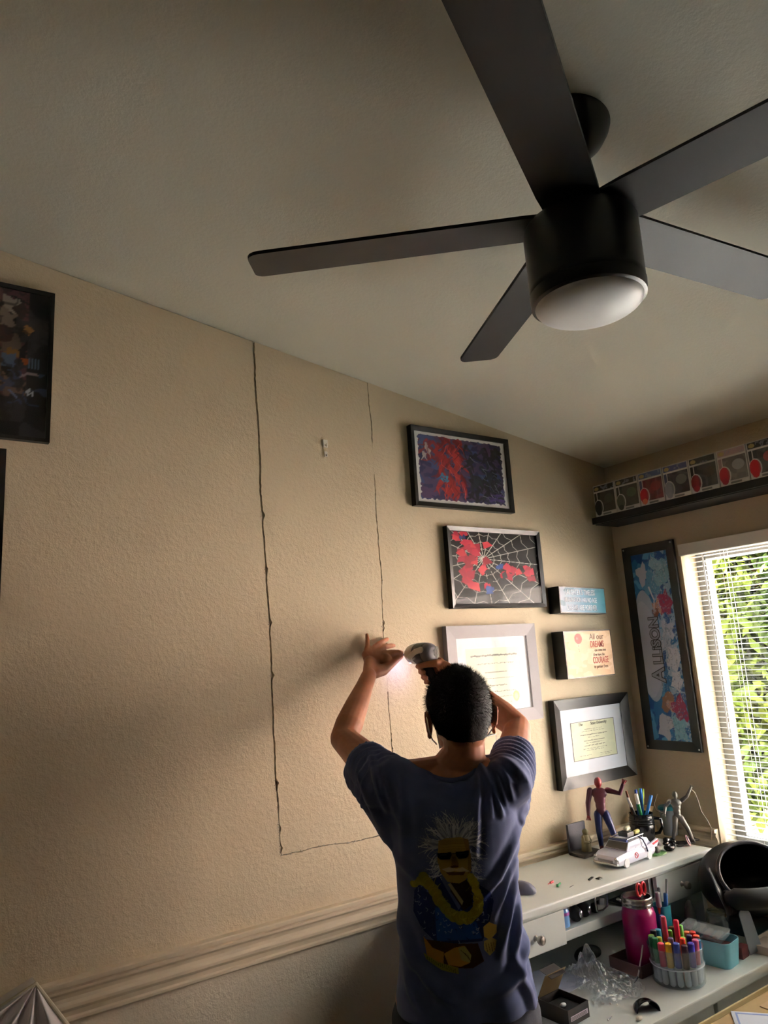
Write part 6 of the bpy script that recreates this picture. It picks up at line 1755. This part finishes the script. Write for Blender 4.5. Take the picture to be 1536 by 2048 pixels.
# face
SK, SK2, SK3 = (170, 142, 68), (142, 112, 52), (92, 66, 36)
cv.poly(T([(490, 660), (560, 640), (680, 640), (745, 665), (758, 800), (750, 900), (700, 960), (640, 985), (540, 970), (490, 900), (468, 800)]), SK)
cv.poly(T([(700, 650), (745, 665), (758, 800), (750, 900), (715, 930), (730, 800)]), SK2); cv.poly(T([(490, 655), (745, 655), (738, 690), (500, 690)]), SK2, 0.5)
for y in (690, 712, 730): cv.line(T([(520, y), (610, y - 6), (710, y)]), 4, SK2, 0.7)
cv.poly(T([(468, 752), (590, 748), (592, 770), (575, 800), (500, 802), (474, 785)]), (20, 18, 18)); cv.poly(T([(628, 748), (742, 745), (738, 780), (715, 800), (650, 800), (630, 775)]), (22, 20, 20))
cv.line(T([(585, 760), (630, 760)]), 7, (60, 50, 36)); cv.line(T([(500, 765), (545, 765)]), 6, (90, 90, 90), 0.7); cv.line(T([(660, 765), (705, 765)]), 6, (90, 90, 90), 0.7)
cv.poly(T([(595, 780), (625, 780), (650, 850), (620, 866), (580, 858)]), SK2); cv.ell(610 + ox, 858 + oy, 36, 9, SK3)
cv.poly(T([(500, 872), (560, 860), (620, 872), (680, 866), (735, 900), (680, 905), (610, 890), (550, 900)]), (196, 176, 140)); cv.poly(T([(530, 895), (700, 900), (680, 925), (560, 920)]), SK3)
cv.poly(T([(540, 925), (690, 930), (660, 960), (580, 960)]), SK)
# garland
GA, GB = (168, 160, 40), (196, 188, 62)
for pl_ in ([(255, 1000), (330, 930), (400, 1000), (470, 1110), (540, 1200), (620, 1245), (710, 1245), (780, 1190), (800, 1100), (770, 1010), (735, 930)],):
    for i in range(len(pl_) - 1):
        for s in range(7):
            x = pl_[i][0] + (pl_[i + 1][0] - pl_[i][0]) * s / 7; y = pl_[i][1] + (pl_[i + 1][1] - pl_[i][1]) * s / 7
            w_ = 30 if i < 1 else 46 if i < 8 else 34
            cv.ell(x + ox + r.normal(0, 6), y + oy + r.normal(0, 6), w_ * r.uniform(0.8, 1.05), w_ * r.uniform(0.75, 1.0), GA if s % 2 else (156, 150, 34))
    for k in range(60):
        i = r.integers(2, len(pl_) - 1); t_ = r.random(); x = pl_[i][0] + (pl_[i + 1][0] - pl_[i][0]) * t_ if i + 1 < len(pl_) else pl_[i][0]; y = pl_[i][1]
        cv.line(T([(x, y), (x + r.normal(0, 22), y + r.normal(0, 22))]), 4, GB if k % 2 else (120, 112, 26), 0.7)
# hands and small guitar
cv.poly(T([(310, 1390), (420, 1400), (560, 1420), (760, 1430), (800, 1560), (700, 1600), (480, 1590), (340, 1540)]), (84, 54, 30))
cv.poly(T([(310, 1370), (380, 1450), (470, 1480), (460, 1570), (330, 1520)]), (184, 132, 50)); cv.poly(T([(470, 1490), (560, 1450), (640, 1440), (690, 1500), (680, 1560), (600, 1585), (500, 1570)]), (196, 142, 56))
cv.poly(T([(590, 1450), (650, 1445), (695, 1510), (680, 1560), (610, 1540)]), (176, 158, 86))
for k in range(4): cv.line(T([(610 + k * 18, 1470 + k * 12), (650 + k * 12, 1500 + k * 18)]), 4, (96, 76, 36))
cv.poly(T([(815, 1320), (870, 1290), (935, 1320), (930, 1380), (860, 1420), (815, 1390)]), (180, 150, 70)); cv.poly(T([(810, 1420), (880, 1400), (925, 1430), (900, 1500), (850, 1530), (805, 1480)]), (170, 150, 84))
for k in range(4): cv.line(T([(825 + k * 22, 1440), (835 + k * 22, 1500)]), 4, (92, 74, 40))
cv.poly(T([(300, 1490), (420, 1550), (580, 1590), (580, 1635), (440, 1610), (320, 1540)]), (150, 148, 44))
for k in range(14): cv.line(T([(330 + k * 17, 1515 + k * 6.5), (334 + k * 17, 1545 + k * 6.5)]), 4, (84, 84, 26))
# place the ink on the cloth: every ink point is pressed onto the shirt surface from behind
bvh = BVHTree.FromPolygons([tuple(p) for p in L3], [tuple(p.vertices) for p in sme.polygons])
x0, x1, zt_, zb_ = -0.123, 0.086, 1.362, 0.992
okm = np.zeros(cv.X.shape, bool); PC = np.zeros((*cv.X.shape, 3))
for j in range(cv.ny):
    for i in range(cv.nx):
        if not cv.a[j, i]: continue
        x = x0 + (x1 - x0) * cv.X[j, i] / cv.W; z = zt_ + (zb_ - zt_) * cv.Y[j, i] / cv.H
        h_ = bvh.ray_cast(Vector((x, -0.5, z)), Vector((0, 1, 0)))
        if h_[0] is not None:
            okm[j, i] = True; PC[j, i] = h_[0] + h_[1] * (0.0007 if h_[1].y < 0 else -0.0007)
idx = -np.ones(okm.shape, int); idx[okm] = np.arange(okm.sum())
q = np.stack([idx[1:, :-1], idx[1:, 1:], idx[:-1, 1:], idx[:-1, :-1]], -1).reshape(-1, 4)
q = q[(q >= 0).all(1)]
pm = gridmesh('back_print', PC[okm], q, cv.rgb[okm] * 0.85); pm.shade_smooth()
link('back_print', pm, print_mat('shirt_ink', 0.9, 0.1), shirt)

# ---------------------------------------------------------------- cordless screwdriver (axis along the wall normal)
DX, DZ_ = 1.472, 1.739
dr = thing('cordless_screwdriver', 'small silver and black cordless screwdriver in the man\'s right hand', 'screwdriver', (DX, 1.93, 1.60))
def rel(p): return (p[0] - DX, p[1] - 1.93, p[2] - 1.60)
MY = Matrix.Translation(rel((DX, 0, DZ_))) @ Matrix.Translation((0, 0, 0)) @ Matrix.Rotation(-PI / 2, 4, 'X')
SILV = mat('driver_silver', (178, 178, 172), 0.35, metal=0.15); DBK = mat('driver_black', (34, 34, 36), 0.4); DGR = mat('driver_grey', (92, 88, 94), 0.4)
b = B(); b.lathe([(0.0001, 1.900), (0.016, 1.900), (0.026, 1.904), (0.0315, 1.913), (0.0328, 1.926), (0.0001, 1.926)], 40, MY); cap_ = b.obj('rear_cap', DGR, dr, True)
b = B(); b.lathe([(0.0001, 1.926), (0.0338, 1.926), (0.0352, 1.943), (0.0352, 1.972), (0.0001, 1.9725)], 40, MY); b.obj('motor_body', DBK, dr, True)
b = B(); b.lathe([(0.0001, 1.973), (0.0352, 1.973), (0.0345, 1.993), (0.0300, 2.014), (0.0215, 2.030), (0.012, 2.038), (0.0001, 2.039)], 40, MY); b.obj('nose_cone', SILV, dr, True)
for s in (-1, 1):
    bb = B(); bb.tube([rel((DX + s * 0.0320, 1.918, DZ_ + 0.012)), rel((DX + s * 0.0350, 1.950, DZ_ + 0.006)), rel((DX + s * 0.0335, 1.985, DZ_ - 0.010))], 0.010, 8, flat=0.4); bb.obj('side_flash', SILV, dr, True)
for k in range(5):
    b = B(); b.tube([rel((DX + (0.008 + 0.0045 * k) * math.cos(a), 1.899 + 0.0004 * k, DZ_ + (0.008 + 0.0045 * k) * math.sin(a))) for a in np.linspace(-0.9, 0.9, 10)], 0.0011, 6); b.obj('cap_rib', SILV, cap_, True)
b = B(); b.lathe([(0.0001, 2.039), (0.0065, 2.039), (0.006, 2.054), (0.0036, 2.056), (0.0036, 2.078), (0.002, 2.083), (0.0016, 2.095), (0.0001, 2.096)], 16, MY); b.obj('bit', mat('bit_steel', (60, 60, 62), 0.3, metal=0.8), dr, True)
b = B(); b.tube([rel((DX, 1.952, DZ_ - 0.022)), rel((DX + 0.006, 1.938, 1.690)), rel((DX + 0.012, 1.920, 1.655)), rel((DX + 0.016, 1.908, 1.628))], [0.022, 0.0175, 0.0175, 0.019], 16, flat=0.85, ref=(0, 1, 0)); b.obj('grip', DBK, dr, True)
b = B(); b.tube([rel((DX + 0.017, 1.906, 1.624)), rel((DX + 0.019, 1.902, 1.612))], [0.0205, 0.021], 16, ref=(0, 1, 0)); b.obj('battery_foot', DGR, dr, True)
b = B(); b.tube([rel((DX, 1.974, DZ_ - 0.030)), rel((DX, 1.968, DZ_ - 0.050))], 0.006, 10); b.obj('trigger', SILV, dr, True)
b = B(); b.ell(rel((DX, 2.024, DZ_ - 0.027)), (0.004, 0.004, 0.003), n=12, m=8); b.obj('led_lamp', mat('led_white', (236, 226, 255), 0.3, emit=(226, 214, 255), estr=30.0), dr, True)
ld = bpy.data.lights.new('led_light', 'SPOT'); ld.energy = 0.13; ld.color = (0.44, 0.37, 1.0); ld.spot_size = math.radians(120); ld.spot_blend = 0.9; ld.shadow_soft_size = 0.004
lo = bpy.data.objects.new('led_light', ld); C.objects.link(lo); lo.parent = dr; lo.location = rel((DX - 0.002, 2.030, DZ_ - 0.029))
lo.rotation_euler = Vector((-0.05, 1.0, -0.35)).to_track_quat('-Z', 'Y').to_euler()
